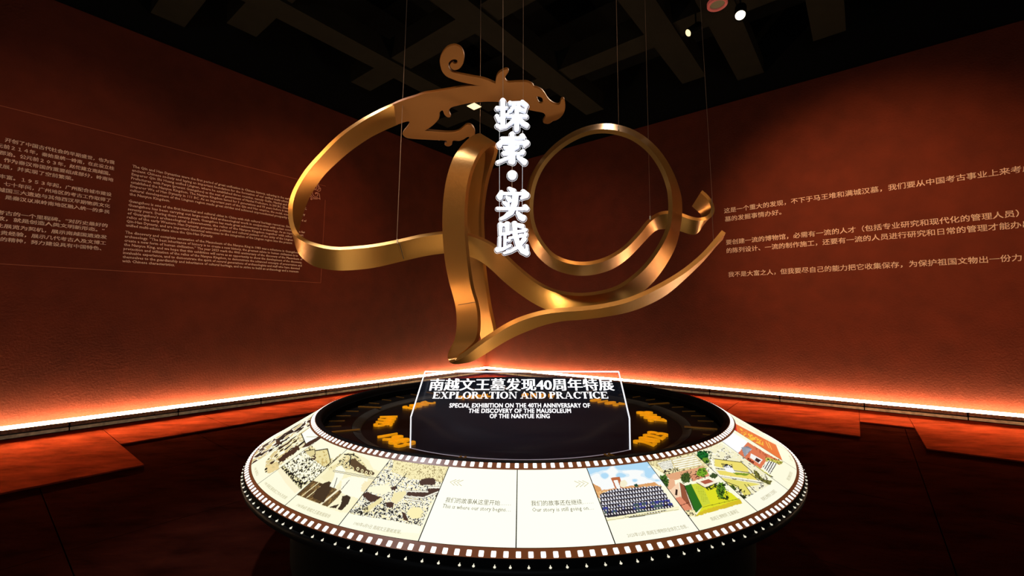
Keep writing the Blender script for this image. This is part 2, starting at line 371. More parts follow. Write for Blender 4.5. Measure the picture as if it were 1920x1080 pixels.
t = empty('wall_text', wp('L', 8.8, 0, 2.5), 'cream Chinese wall text in three paragraphs at the far left edge', 'wall text')
CN = [(9.335, 8.262, 3.835, '开创了中国古代社会的早期盛世，也为我'), (9.40, 8.262, 3.745, '元前２１４年，秦始皇统一岭南，在此设立桂'),
 (9.43, 8.30, 3.655, '海郡治。公元前２０３年，赵佗建立南越国。'), (9.33, 8.262, 3.568, '作为秦汉帝国的重要组成部分，岭南地'),
 (9.40, 8.68, 3.480, '发展，并实现了空前繁荣。'), (9.42, 8.272, 3.345, '源丰富。１９５３年起，广州配合城市建设'),
 (9.37, 8.275, 3.255, '，七十年间，广州地区的考古工作取得了'), (9.42, 8.278, 3.168, '南越国三大遗迹与其他西汉早期物质文化'),
 (9.42, 8.28, 3.080, '貌，是秦汉以来岭南地区融入统一的多民'), (9.42, 8.29, 2.872, '州考古的一个里程碑。“对历史最好的'),
 (9.42, 8.32, 2.795, '礼敬，就是创造人类文明新形态。”'), (9.42, 8.29, 2.700, '以此展览为契机，展示南越国遗迹发'),
 (9.44, 8.295, 2.610, '与宝贵经验，展示几代考古人及文博工'), (9.44, 8.34, 2.525, '遗产的精神，努力建设具有中国特色、')]
for s0, s1, z, s in CN: wall_text('L', s, s0, s1, z - .004, .060, t, bold=.020)
t = empty('wall_text', wp('L', 6.7, 0, 2.4), 'small cream English wall text block left of the golden loop', 'wall text')
EN = [(1, 5.46, 'The Qin and Han Dynasties were the first period of great unification in Chinese history, ushering in the early heyday of'),
 (1, 5.52, 'ancient Chinese society and laying an important foundation for the formation of our unified multi-ethnic country.'),
 (1, 5.36, 'Emperor Qin Shi Huang unified Lingnan, where he established three counties, namely Guilin, Nanhai and Xiang in 214 BC,'),
 (1, 5.62, 'Prefectures, with Panyu (present Guangzhou) as the seat of government of Nanhai Prefecture. In 203 BC, Zhao Tuo'),
 (1, 5.39, 'established the Nanyue Kingdom. The Nanyue Kingdom lasted for 5 generations and 93 years before it was conquered by'),
 (1, 5.50, 'Emperor Wu of Han Dynasty in 111 BC. As an important part of the Qin and Han empires, the social, economic and'),
 (1, 5.36, 'cultural development of the Lingnan region made great strides and achieved unprecedented prosperity in the period of'),
 (1, 7.57, 'the Nanyue Kingdom.'), None,
 (1, 5.50, 'Guangzhou is one of the first historical and cultural cities in China with rich cultural heritage resources. Since 1953,'),
 (1, 5.38, 'Guangzhou has been carrying out large-scale field archaeological work in conjunction with urban construction for'),
 (1, 5.41, 'seventy years. During these seventy years, Guangzhou has made great achievements in archaeology. As an important part'),
 (1, 5.41, "of Guangzhou's archaeological achievements, the relics of the Nanyue Kingdom together with other material"),
 (1, 5.55, 'relics of the early Western Han Dynasty, present the political and cultural pattern of the unity of the Lingnan in'),
 (1, 5.62, 'Qin-Han Dynasty, and are important historical witnesses to the integration of the Lingnan region into the present'),
 (1, 6.95, 'unified multi-ethnic state since the Qin-Han Dynasty.'), None,
 (1, 5.50, 'The discovery and complete excavation of the Mausoleum of the Nanyue King in 1983 was a milestone in Guangzhou'),
 (1, 5.50, 'archaeology. “The best inheritance of history is to create a new history, the greatest salute to human civilization is to'),
 (1, 5.41, 'create a new form of human civilization.” The year 2023 mark the 40th anniversary of the discovery of the Mausoleum of'),
 (1, 5.42, 'the Nanyue King, and we hope that this exhibition will serve as an opportunity to show the development of the discovery,'),
 (1, 5.42, 'protection and utilization of the relics of the Nanyue Kingdom, to demonstrate the advanced concepts of preservation and'),
 (1, 5.46, 'invaluable experience, and to demonstrate the spirit of several generations of archaeologists and staff who have devoted'),
 (1, 5.48, 'themselves to the guardianship and inheritance of cultural heritage, and to strive to build an archaeology and a museum'),
 (1, 7.46, 'with Chinese characteristics.')]
zz = 3.862; k = 0
for e in EN:
    if e is None: zz -= .046; continue
    s0 = 8.056 + (3.862 - zz) * .032
    wall_text('L', e[2], s0, e[1], zz - .022, .058, t, bold=.018); zz -= .0627
def strip(side, s0, z0, s1, z1, wd, parent, m, name='border_line'):
    a = wp(side, s0, .003, z0); b = wp(side, s1, .003, z1); D = DL if side == 'L' else DR
    off = D * wd / 2 if abs(s1 - s0) < abs(z1 - z0) else Z * wd / 2
    child(name, pd([a - off, b - off, b + off, a + off], [(0, 1, 2, 3)]), m, parent)
t = empty('wall_border', wp('L', 7, 0, 2.3), 'faint thin frame line printed around the text on left wall', 'wall graphic')
strip('L', 4.98, 4.29, 9.6, 4.29, .008, t, M['faint']); strip('L', 5.02, 2.26, 9.6, 2.22, .008, t, M['faint']); strip('L', 4.98, 4.0, 5.02, 2.26, .008, t, M['faint'])
# dragon emblem printed on the left wall, drawn as thin lines
t = empty('wall_emblem', wp('L', 5.2, 0, 4.0), 'small pinkish curled dragon outline printed beside the English text', 'wall graphic')
EMB = [[(36, 44), (38, 41), (36, 39), (33, 41), (34, 44), (37, 47), (39, 51), (41, 53), (41, 56), (40, 58), (37, 58.5), (35, 57), (33, 56), (29, 55.7), (27, 57), (26, 60), (26.4, 64), (28, 67), (31, 68.5), (34, 68), (36, 66), (35, 63), (33, 62), (31.5, 64)],
       [(31.5, 64), (31.5, 61.5), (34, 61), (37, 62), (39, 65), (39.5, 69), (40, 74), (38.5, 72), (33, 73), (26, 72.5), (24, 74.5), (22.5, 73), (24, 71), (22, 68), (20.5, 62), (20.5, 57), (22, 57), (24, 54), (25, 51.5), (28, 49), (31, 46), (34, 43)],
       [(26, 52), (29, 52.5), (31, 51), (30, 49.5)], [(35, 47), (37, 50), (37.5, 54), (35, 56)], [(33, 47), (34, 51), (33, 54), (30, 54)], [(23, 60), (23.5, 65), (26, 69.5), (31, 71), (36, 70.5)], [(40, 53), (38.5, 55)]]
for pl in EMB:
    P = []
    for x, y in pl:
        r = ray(560 + x, 300 + y); A = C.copy(); N = NL; tt = (A + N * .004 - Vector((0, 0, CAMH))); tt = tt.dot(N) / r.dot(N); P.append(Vector((0, 0, CAMH)) + r * tt)
    bm = bmesh.new(); tube(bm, catmull(P, 3), .0055, 4); child('emblem_line', bm, M['emblem'], t)
# right wall
def rtext(lines, label, px):
    t = empty('wall_text', wp('R', 8.5, 0, lines[0][2]), label, 'wall text')
    for s0, s1, z, s in lines: wall_text('R', s, s0, s1, z, .113, t, bold=.010, res=2, name='character')
rtext([(6.49, 10.66, 3.69, '这是一个重大的发现，不下于马王堆和满城汉墓，我们要从中国考古事业上来考虑'), (6.50, 7.49, 3.515, '墓的发掘事情办好。')], 'cream Chinese quotation on right wall, uppermost of three', 0)
rtext([(6.505, 10.48, 3.035, '要创建一流的博物馆，必需有一流的人才（包括专业研究和现代化的管理人员）'), (6.51, 10.60, 2.862, '的陈列设计、一流的制作施工，还要有一流的人员进行研究和日常的管理才能办出')], 'cream Chinese quotation on right wall, two-line middle one with brackets', 0)
rtext([(6.525, 10.47, 2.375, '我不是大富之人，但我要尽自己的能力把它收集保存，为保护祖国文物出一份力')], 'cream Chinese quotation on right wall, single line lowest of three', 0)

# ---------------------------------------------------------------- the round display table
TC = Vector((.068, 3.525, 0)); R0, Z0, R1, Z1 = 1.49, .85, 1.868, .63
tb = empty('display_table', (TC.x, TC.y, -STEP), 'large round black display table with a backlit film strip of photographs', 'display table')
def cone(v, th, lift=0):
    r = R0 + (R1 - R0) * v; z = Z0 + (Z1 - Z0) * v; a = math.radians(th); nr, nz = .503, .864
    return Vector((TC.x + (r + nr * lift) * math.sin(a), TC.y - (r + nr * lift) * math.cos(a), z + nz * lift))
c2 = (TC.x, TC.y)
child('base', lathe([(0, -STEP), (1.60, -STEP), (1.61, .04), (1.62, .46), (1.70, .53), (1.80, .55), (0, .55)], c2), M['blackmat'], tb, True)
child('outer_lip', lathe([(1.78, .548), (1.862, .550), (1.878, .562), (1.883, .580), (1.880, .598), (1.868, .600), (1.80, .600)], c2, 192), M['black'], tb, True)
child('rim_groove', lathe([(1.80, .600), (1.872, .602), (1.872, .628), (1.80, .64)], c2, 192), M['blackmat'], tb)
child('light_box', lathe([(1.80, .598), (1.866, .626), (1.488, .846), (1.475, .846), (1.44, .80)], c2, 192), M['blackmat'], tb)
child('inner_rim', lathe([(1.49, .851), (1.482, .856), (1.462, .856), (1.455, .850), (1.455, .75), (1.48, .75)], c2, 192), M['black'], tb, True)
child('outer_floor', lathe([(1.46, .752), (1.262, .752), (1.258, .75), (1.258, .70), (1.47, .70)], c2, 192), M['disc'], tb)
child('recess_step', lathe([(1.257, .7515), (1.20, .735), (1.195, .715), (1.25, .71)], c2, 192), M['step'], tb, True)
child('recess_disc', lathe([(1.21, .722), (.9, .7221), (.4, .7221), (.001, .7221)], c2, 192), M['disc'], tb)
# film edges
def cone_band(v0, v1, a0, a1, n, lift, nv=1):
    v = []; f = []
    for i in range(n + 1):
        for j in range(nv + 1): v.append(cone(v0 + (v1 - v0) * j / nv, a0 + (a1 - a0) * i / n, lift))
    for i in range(n):
        for j in range(nv): k = i * (nv + 1) + j; f.append((k, k + nv + 1, k + nv + 2, k + 1))
    return pd(v, f)
child('film_edge', cone_band(0, .085, -180, 180, 240, .001), M['film'], tb, label='brown inner film edge with lit sprocket windows')
child('film_edge', cone_band(.908, 1.0, -180, 180, 240, .001), M['film'], tb, label='brown outer film edge with lit sprocket windows')
def hole_mesh(v0, v1, hw):
    bm = bmesh.new(); P = []
    # rounded rectangle on the cone at angle 0, slightly proud
    for cx, cy, a0 in ((hw * .78, v1 - .007, 0), (-hw * .78, v1 - .007, 90), (-hw * .78, v0 + .007, 180), (hw * .78, v0 + .007, 270)):
        for k in range(3):
            a = math.radians(a0 + 45 * k); P.append((cx + hw * .22 * math.cos(a), cy + .007 * math.sin(a)))
    top = [bm.verts.new(cone(v, th, .0035) - TC) for th, v in P]; bot = [bm.verts.new(cone(v, th, .0) - TC) for th, v in P]
    bm.faces.new(top); n = len(P)
    for i in range(n): bm.faces.new((top[i], bot[i], bot[(i + 1) % n], top[(i + 1) % n]))
    bmesh.ops.recalc_face_normals(bm, faces=bm.faces); me = bpy.data.meshes.new('hole'); bm.to_mesh(me); bm.free(); return me
hm = hole_mesh(.940, .992, .29); hm.materials.append(M['hole'])
NO = 254
for k in range(NO):
    o = bpy.data.objects.new('sprocket_window', hm); COL.objects.link(o); o.parent = tb
    o.matrix_parent_inverse = Matrix.Translation(tb.location).inverted(); o.matrix_basis = Matrix.Translation((TC.x, TC.y, 0)) @ Matrix.Rotation(math.radians(.05 + 360 / NO * k), 4, 'Z')
hm2 = hole_mesh(.006, .064, .34); bm = bmesh.new(); NI = 232
for k in range(NI):
    m2 = hm2.copy(); m2.transform(Matrix.Translation((TC.x, TC.y, 0)) @ Matrix.Rotation(math.radians(-.21 + 360 / NI * k), 4, 'Z')); bm.from_mesh(m2); bpy.data.meshes.remove(m2)
o = child('inner_sprocket_windows', bm, M['hole'], tb); o['kind'] = 'stuff'
# pins in the groove
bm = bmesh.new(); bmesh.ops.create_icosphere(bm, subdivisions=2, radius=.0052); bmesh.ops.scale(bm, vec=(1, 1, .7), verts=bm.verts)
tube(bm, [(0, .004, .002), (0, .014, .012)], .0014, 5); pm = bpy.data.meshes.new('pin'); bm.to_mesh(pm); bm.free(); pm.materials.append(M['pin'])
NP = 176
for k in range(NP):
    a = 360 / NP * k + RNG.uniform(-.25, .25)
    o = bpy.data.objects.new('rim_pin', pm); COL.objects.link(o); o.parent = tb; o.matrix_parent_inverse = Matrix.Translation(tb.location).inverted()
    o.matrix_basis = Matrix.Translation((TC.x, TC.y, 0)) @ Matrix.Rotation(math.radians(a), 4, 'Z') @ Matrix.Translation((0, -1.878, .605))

# --- the prints, painted point by point on each frame (flat backlit pictures)
def value_noise(x, y, s, seed=0):
    x = x / s; y = y / s; xi = np.floor(x).astype(int); yi = np.floor(y).astype(int); fx = x - xi; fy = y - yi
    def h(a, b): n = (a * 374761393 + b * 668265263 + seed * 974711) & 0x7fffffff; n = (n ^ (n >> 13)) * 1274126177 & 0x7fffffff; return ((n ^ (n >> 16)) & 0xffff) / 65535.
    fx = fx * fx * (3 - 2 * fx); fy = fy * fy * (3 - 2 * fy)
    return (h(xi, yi) * (1 - fx) + h(xi + 1, yi) * fx) * (1 - fy) + (h(xi, yi + 1) * (1 - fx) + h(xi + 1, yi + 1) * fx) * fy
class Paint:
    def __init__(s, X, Y, bg): s.X, s.Y = X, Y; s.c = np.tile(np.array(bg, float), (len(X), 1))
    def inside(s, P):
        ins = np.zeros(len(s.X), bool); n = len(P)
        for i in range(n):
            x0, y0 = P[i]; x1, y1 = P[(i + 1) % n]
            if y0 == y1: continue
            cnd = ((y0 > s.Y) != (y1 > s.Y)); xs = x0 + (s.Y - y0) * (x1 - x0) / (y1 - y0); ins ^= cnd & (s.X < xs)
        return ins
    def put(s, m_, col): s.c[m_] = col
    def poly(s, P, col, rag=0):
        if rag:
            q = Paint.__new__(Paint); q.X = s.X + (value_noise(s.X, s.Y, 2.5, 3) - .5) * rag; q.Y = s.Y + (value_noise(s.X, s.Y, 2.5, 4) - .5) * rag; m_ = q.inside(P)
        else: m_ = s.inside(P)
        if col is not None: s.c[m_] = col
        return m_
    def seg(s, a, b, wd, col):
        ax, ay = a; bx, by = b; dx, dy = bx - ax, by - ay; t = np.clip(((s.X - ax) * dx + (s.Y - ay) * dy) / (dx * dx + dy * dy), 0, 1)
        s.c[np.hypot(s.X - ax - t * dx, s.Y - ay - t * dy) < wd / 2] = col
    def pline(s, P, wd, col):
        for a, b in zip(P[:-1], P[1:]): s.seg(a, b, wd, col)
    def ell(s, x, y, rx, ry, col, rag=.25):
        d = np.hypot((s.X - x) / rx, (s.Y - y) / ry) + (value_noise(s.X, s.Y, 2.2, 9) - .5) * rag * 2; m_ = d < 1
        if col is not None: s.c[m_] = col
        return m_
    def speck(s, m_, cols, sc, th, seed=1, ang=None, st=1):
        X, Y = s.X, s.Y
        if ang is not None:
            ca, sa = math.cos(ang), math.sin(ang); X, Y = (s.X * ca + s.Y * sa) / st, (-s.X * sa + s.Y * ca)
        n = value_noise(X, Y, sc, seed) * .6 + value_noise(X, Y, sc * .5, seed + 5) * .4
        for t_, col in zip(th, cols): s.c[m_ & (n < t_)] = col
INK = (28, 20, 12); BR = (72, 44, 28); CR = (250, 238, 182); WH_ = (255, 253, 235); TAN = (222, 200, 140)
def pA(p):   # streaked dark interior
    m_ = p.poly([(455, 880), (470, 850), (520, 812), (585, 776), (640, 760), (640, 800), (575, 800), (500, 850), (478, 880)], TAN, 3)
    p.speck(m_, [WH_, BR, INK], 3.2, [.55, .42, .3], 11, -.62, 4)
def pB(p):
    m_ = p.poly([(496, 885), (500, 862), (520, 840), (555, 815), (592, 790), (603, 812), (575, 835), (563, 842), (516, 880), (505, 888)], TAN, 2)
    p.speck(m_, [WH_, CR, BR, INK], 3.0, [.6, .52, .42, .3], 15, -.62, 5)
    m_ = p.poly([(498, 872), (520, 866), (525, 880), (504, 888)], (238, 212, 150), 3); p.speck(m_, [TAN], 4, [.4], 2)
    p.poly([(520, 862), (556, 834), (562, 842), (530, 866)], BR, 3)
    p.poly([(566, 813), (590, 795), (602, 816), (575, 834)], (255, 255, 246)); p.seg((565, 813), (574, 835), 1.8, INK); p.seg((575, 819), (598, 819), 1.2, (200, 196, 160))
    p.poly([(566, 840), (572, 832), (600, 817), (603, 821), (580, 836)], BR, 1)
def pC(p):
    m_ = p.poly([(560, 848), (568, 838), (580, 832), (592, 842), (612, 862), (624, 858), (618, 876), (606, 885), (590, 868)], CR, 2); p.speck(m_, [TAN, INK], 2.2, [.5, .36], 21)
    p.poly([(570, 846), (590, 842), (593, 871), (584, 860)], (226, 210, 150)); p.pline([(568, 847), (590, 842.5), (593, 862), (594, 872)], 1.3, INK)
    m_ = p.poly([(581, 858), (592, 850), (594, 872)], BR); p.speck(m_, [CR], 2, [.45], 3)
    m_ = p.poly([(591, 844), (614, 841.5), (620, 866), (609, 877), (594, 871)], (238, 222, 160)); p.speck(m_, [(205, 180, 110)], 4, [.38], 4)
    p.pline([(592, 845), (614, 841.5), (617, 853), (620, 867), (608, 878)], 1.8, INK)
    m_ = p.poly([(526, 875), (560, 849), (570, 846), (585, 860), (612, 878), (603, 888), (585, 902), (562, 917), (553, 905), (540, 893)], WH_, 3)
    p.speck(m_, [(252, 246, 205), INK], 1.7, [.55, .40], 33, -.9, 1.7)
    m_ = p.poly([(526, 876), (532, 873), (550, 888), (570, 904), (584, 901), (563, 917), (552, 906), (538, 892)], None); p.speck(m_, [(235, 225, 170), INK], 1.8, [.75, .52], 35, -.9, 1.8)
    p.poly([(520, 882), (527, 877), (552, 906), (563, 918), (553, 925), (535, 905)], (254, 243, 205))
    m_ = p.poly([(618, 870), (628, 860), (640, 850), (636, 866), (610, 882)], TAN, 3); p.speck(m_, [INK], 2, [.5], 5)
def pD(p):
    m_ = p.poly([(640, 852), (652, 848), (668, 850), (690, 862), (700, 880), (728, 884), (716, 905), (700, 925), (680, 945), (640, 962), (560, 930), (590, 895)], (252, 244, 200), 3)
    m_ = p.poly([(636, 862), (650, 852), (664, 850), (678, 862), (690, 880), (705, 888), (690, 893), (660, 880), (640, 885)], TAN, 4); p.speck(m_, [CR, INK], 2.4, [.58, .36], 41)
    p.poly([(660, 858), (668, 862), (690, 880), (703, 886), (700, 892), (672, 886), (655, 870)], (90, 66, 38), 3)
    for x, y in ((671, 879), (679, 883), (687, 886), (695, 887)): p.ell(x, y, 2.6, 3.2, CR, .1); p.ell(x, y, 1.3, 1.7, BR, .1)
    p.seg((658, 856), (655, 874), 1.6, INK); p.seg((658, 860), (645, 874), 1.4, INK); p.seg((646, 852), (664, 852), 2.2, INK); p.seg((660, 852), (672, 858), 1.6, INK)
    m_ = p.poly([(615, 878), (632, 868), (646, 870), (644, 884), (625, 892)], (240, 226, 170), 3); p.speck(m_, [INK], 2.4, [.28], 6)
    p.poly([(600, 895), (620, 880), (640, 876), (645, 888), (635, 905), (615, 905)], (248, 238, 190), 3)
    p.poly([(555, 927), (584, 900), (600, 905), (642, 921), (618, 952)], (96, 70, 36))
    m_ = p.poly([(555, 927), (584, 900), (642, 921), (618, 952)], None); p.speck(m_, [(150, 118, 66), (60, 40, 20)], 3, [.45, .3], 43, -.75, 4)
    for a, b in (((566, 930), (600, 903)), ((575, 933), (607, 908)), ((603, 944), (640, 912))): p.seg(a, b, 1.5, (240, 226, 175))
    p.seg((602, 945), (640, 914), 3, (250, 240, 205))
    p.poly([(586, 933), (592, 920), (604, 908), (616, 902), (624, 908), (618, 922), (606, 942)], (66, 46, 24), 2)
    p.poly([(612, 952), (636, 930), (648, 925), (668, 934), (652, 962), (630, 958)], (253, 246, 205))
    p.poly([(642, 930), (650, 928), (658, 932), (653, 945), (640, 957), (633, 955), (640, 944)], (58, 40, 20), 1.5); p.poly([(617, 951), (636, 945), (630, 953)], (58, 40, 20), 1)
    p.poly([(630, 876), (640, 872), (648, 882), (640, 900), (628, 915), (618, 912), (626, 895)], (255, 253, 232), 2)
    p.poly([(640, 900), (660, 893), (690, 897), (688, 915), (672, 935), (640, 925)], (255, 253, 230), 3)
    p.seg((626, 915), (632, 896), 1.2, INK); p.seg((640, 918), (655, 900), 1.0, INK)
    p.seg((626, 883), (703, 897), 3.4, INK); p.seg((626, 883), (703, 897), 2.0, (250, 242, 205))
    p.poly([(680, 905), (700, 900), (694, 925), (676, 922)], (250, 236, 190), 3); p.poly([(664, 945), (690, 925), (686, 940), (664, 962)], (236, 214, 150), 2)
def pE(p):
    allm = p.poly([(731, 859), (842, 872), (786, 993), (648, 968)], CR)
    p.speck(allm, [WH_, INK], 1.9, [.60, .37], 51); up = p.poly([(738, 862), (842, 875), (830, 902), (770, 898), (735, 885)], None); p.speck(up, [CR, (180, 160, 105)], 1.6, [1, .34], 52)
    p.speck(p.poly([(775, 868), (842, 876), (828, 905), (785, 895)], None), [CR, (160, 140, 90)], 1.5, [1, .38], 53)
    lo = p.poly([(655, 962), (700, 935), (760, 950), (800, 955), (790, 990), (700, 976)], None); p.speck(lo, [CR, WH_, INK], 2.0, [1, .62, .46], 54)
    p.poly([(692, 912), (728, 908), (735, 922), (718, 928), (690, 922)], (255, 250, 215), 4)
    for q in ([(786, 903), (790, 899), (797, 897), (812, 896), (817, 901), (816, 909), (788, 910)], [(678, 928), (687, 922), (703, 928), (718, 933), (695, 942)], [(722, 941), (739, 942), (736, 953), (725, 950)],
              [(762, 924), (800, 922), (802, 916), (826, 916), (824, 924), (800, 932), (764, 929)], [(753, 960), (760, 962), (766, 977), (757, 975)], [(733, 913), (743, 911), (742, 919), (734, 919)], [(815, 930), (822, 924), (820, 934)]): p.poly(q, BR, 2)
    for a, b, w_ in (((760, 921), (802, 922), 2.2), ((760, 931), (796, 933), 2.2), ((760, 936), (790, 939.5), 2.6), ((797, 932), (822, 922), 2.4), ((804, 914), (826, 914), 3)): p.seg(a, b, w_ + 1.4, BR); p.seg(a, b, w_, (255, 252, 232))
    p.poly([(679, 956), (688, 962), (719, 937), (714, 933)], (240, 226, 165), 1.5); p.poly([(738, 925), (760, 920), (762, 927), (742, 945), (733, 938)], (245, 232, 175), 2)
    p.ell(778, 961, 15, 11, (252, 240, 180), .15); p.speck(p.inside([(655, 958), (690, 950), (690, 968), (660, 966)]), [INK], 2.2, [.46], 56); p.seg((742, 912), (762, 888), 1.4, INK)
    p.poly([(645, 969), (655, 963), (790, 986), (786, 1000), (630, 990)], (255, 254, 232))
def pH(p):
    sky = p.poly([(1098, 876), (1210, 862), (1250, 910), (1110, 925)], (178, 220, 246)); n = value_noise(p.X, p.Y * 1.6, 14, 61) + (p.Y - 885) * .022
    m_ = sky & (n > .62); p.c[m_] = (250, 252, 250); m_ = sky & (n > .5) & (n <= .62); p.c[m_] = (220, 238, 248)
    p.poly([(1107, 904), (1126, 914), (1128, 919), (1228, 904), (1240, 914), (1240, 925), (1125, 935), (1116, 928)], (222, 160, 100), 1)
    m_ = p.poly([(1118, 922), (1240, 908), (1240, 916), (1122, 930)], None); p.speck(m_, [(245, 205, 140)], 2, [.5], 62)
    p.poly([(1145, 896), (1162, 894), (1169, 919), (1156, 921)], (190, 105, 62)); p.poly([(1150, 901), (1158, 900), (1164, 917), (1158, 919)], (250, 250, 245)); p.ell(1169, 907, 7, 7, (246, 238, 205), .1)
    p.poly([(1188, 908), (1195, 907), (1198, 912), (1190, 913)], (20, 70, 50), 2)
    ppl = p.poly([(1124, 926), (1150, 917), (1237, 911), (1264, 950), (1236, 963), (1184, 971), (1136, 970), (1126, 945)], (40, 34, 44), 3)
    vv = (p.Y + p.X * .12 - 1055) / 7.4; row = np.floor(vv); fy = vv - row; uu = (p.X - p.Y * .45) / 5.6 + (row % 2) * .5; fx = (uu % 1) - .5
    shirt = (value_noise(p.X, p.Y, 8, 66)); low = p.Y + p.X * .12
    m_ = ppl & (np.abs(fx) < .20) & (fy < .50); p.c[m_] = (246, 240, 238)
    m_ = ppl & (np.abs(fx) < .30) & (fy > .42) & (fy < .72) & (low < 1090); p.c[m_] = (226, 228, 240)
    m_ = ppl & (low > 1085) & (low < 1098) & (shirt > .4) & (np.abs(fx) < .42) & (fy > .3); p.c[m_] = (62, 66, 150)
    m_ = ppl & (low > 1085) & (low < 1104) & (shirt > .62); p.c[m_ & (fy > .35)] = (70, 90, 88)
    p.seg((1137, 976), (1272, 955), 1.6, (214, 205, 150)); p.seg((1137, 973), (1272, 951), 3, (252, 246, 200)); p.seg((1180, 970), (1236, 964), 1.2, INK)
    m_ = p.Y > (978 - (p.X - 1137) * .155); p.c[m_] = (255, 254, 236)
def pI(p):
    a = p.poly([(1208, 864), (1296, 846), (1330, 876), (1250, 892)], CR); p.speck(a, [(205, 190, 140), INK], 2.0, [.5, .28], 71)
    m_ = p.poly([(1232, 868), (1258, 862), (1264, 880), (1245, 884)], WH_); gx = ((p.X + p.Y * .2) / 2.6) % 1; gy = ((p.Y + p.X * .2) / 3) % 1; p.c[m_ & (gx < .5) & (gy < .5)] = (90, 80, 70)
    m_ = p.poly([(1260, 861), (1300, 852), (1318, 872), (1268, 882)], WH_); p.c[m_ & (((p.Y + p.X * .2) / 4.2) % 1 < .4)] = (214, 196, 140)
    m_ = p.poly([(1242, 882), (1272, 876), (1274, 884), (1246, 890)], CR, 3); p.speck(m_, [INK], 2, [.52], 72)
    p.poly([(1248, 890), (1318, 874), (1326, 882), (1290, 894), (1258, 902)], (228, 168, 124), 1); p.poly([(1290, 892), (1326, 882), (1330, 892), (1300, 902)], (226, 150, 112), 1); p.speck(p.inside([(1292, 892), (1318, 884), (1320, 890), (1296, 898)]), [(120, 70, 50)], 2.4, [.4], 73)
    p.poly([(1250, 900), (1264, 898), (1268, 916), (1252, 920)], (236, 180, 140), 1)
    p.ell(1245, 904, 9, 14, (70, 110, 40)); p.ell(1286, 896, 9, 10, (70, 92, 36)); p.ell(1316, 886, 10, 9, (120, 170, 40)); p.ell(1338, 892, 7, 5, (60, 80, 40))
    p.speck(p.inside([(1236, 892), (1254, 892), (1254, 918), (1236, 918)]), [(30, 46, 20)], 2, [.42], 74); p.speck(p.inside([(1276, 886), (1330, 876), (1328, 896), (1278, 906)]), [(34, 44, 20)], 2, [.36], 75)
    p.poly([(1253, 923), (1272, 904), (1277, 931), (1261, 937)], (250, 214, 178)); p.poly([(1267, 917), (1271, 918), (1270, 929), (1266, 928)], (50, 26, 16)); p.poly([(1274, 904), (1282, 909), (1298, 955), (1278, 934)], (150, 84, 56)); p.poly([(1260, 936), (1276, 931), (1298, 955), (1282, 960)], (226, 142, 108)); p.seg((1273, 949), (1292, 942), 1.2, (90, 40, 26))
    p.poly([(1284, 911), (1296, 907), (1318, 949), (1305, 962), (1294, 940)], (44, 108, 30)); p.poly([(1296, 908), (1330, 903), (1372, 925), (1390, 940), (1306, 966), (1317, 950)], (226, 224, 38))
    p.poly([(1296, 908), (1316, 907), (1332, 944), (1318, 949)], (206, 214, 60)); m_ = p.inside([(1304, 912), (1316, 910), (1328, 938), (1318, 942)]); p.c[m_ & ((p.X / 3.2) % 1 < .4) & ((p.Y / 3.0) % 1 < .4)] = (150, 160, 30)
    p.poly([(1302, 968), (1318, 957), (1388, 936), (1392, 944), (1306, 968)], (216, 190, 40), 2); p.seg((1317, 951), (1386, 935), 1, (120, 120, 30))
    p.poly([(1306, 904), (1330, 896), (1346, 904), (1322, 914)], (250, 240, 214)); p.poly([(1313, 903), (1329, 898.5), (1338, 903), (1322, 908)], (176, 90, 66)); p.pline([(1306, 905), (1322, 914.5), (1346, 905)], 1.2, (80, 50, 30)); p.speck(p.inside([(1322, 914), (1345, 905), (1344, 914), (1328, 920)]), [(46, 60, 20)], 2, [.62], 76)
    p.ell(1352, 920, 8, 15, (96, 140, 30)); p.speck(p.inside([(1342, 906), (1364, 906), (1368, 938), (1346, 936)]), [(28, 50, 18)], 2, [.45], 77)
    p.seg((1283, 910), (1302, 958), 1.6, (60, 40, 26)); m_ = p.inside([(1280, 958), (1302, 955), (1306, 968), (1288, 968)]); p.speck(m_, [CR, (50, 40, 30)], 2, [1, .42], 78)
    m_ = (p.Y > (971 - (p.X - 1300) * .36)) & (p.X > 1294) & ~p.inside([(1290, 950), (1392, 930), (1392, 944), (1304, 969)]); p.c[m_] = (255, 253, 226)
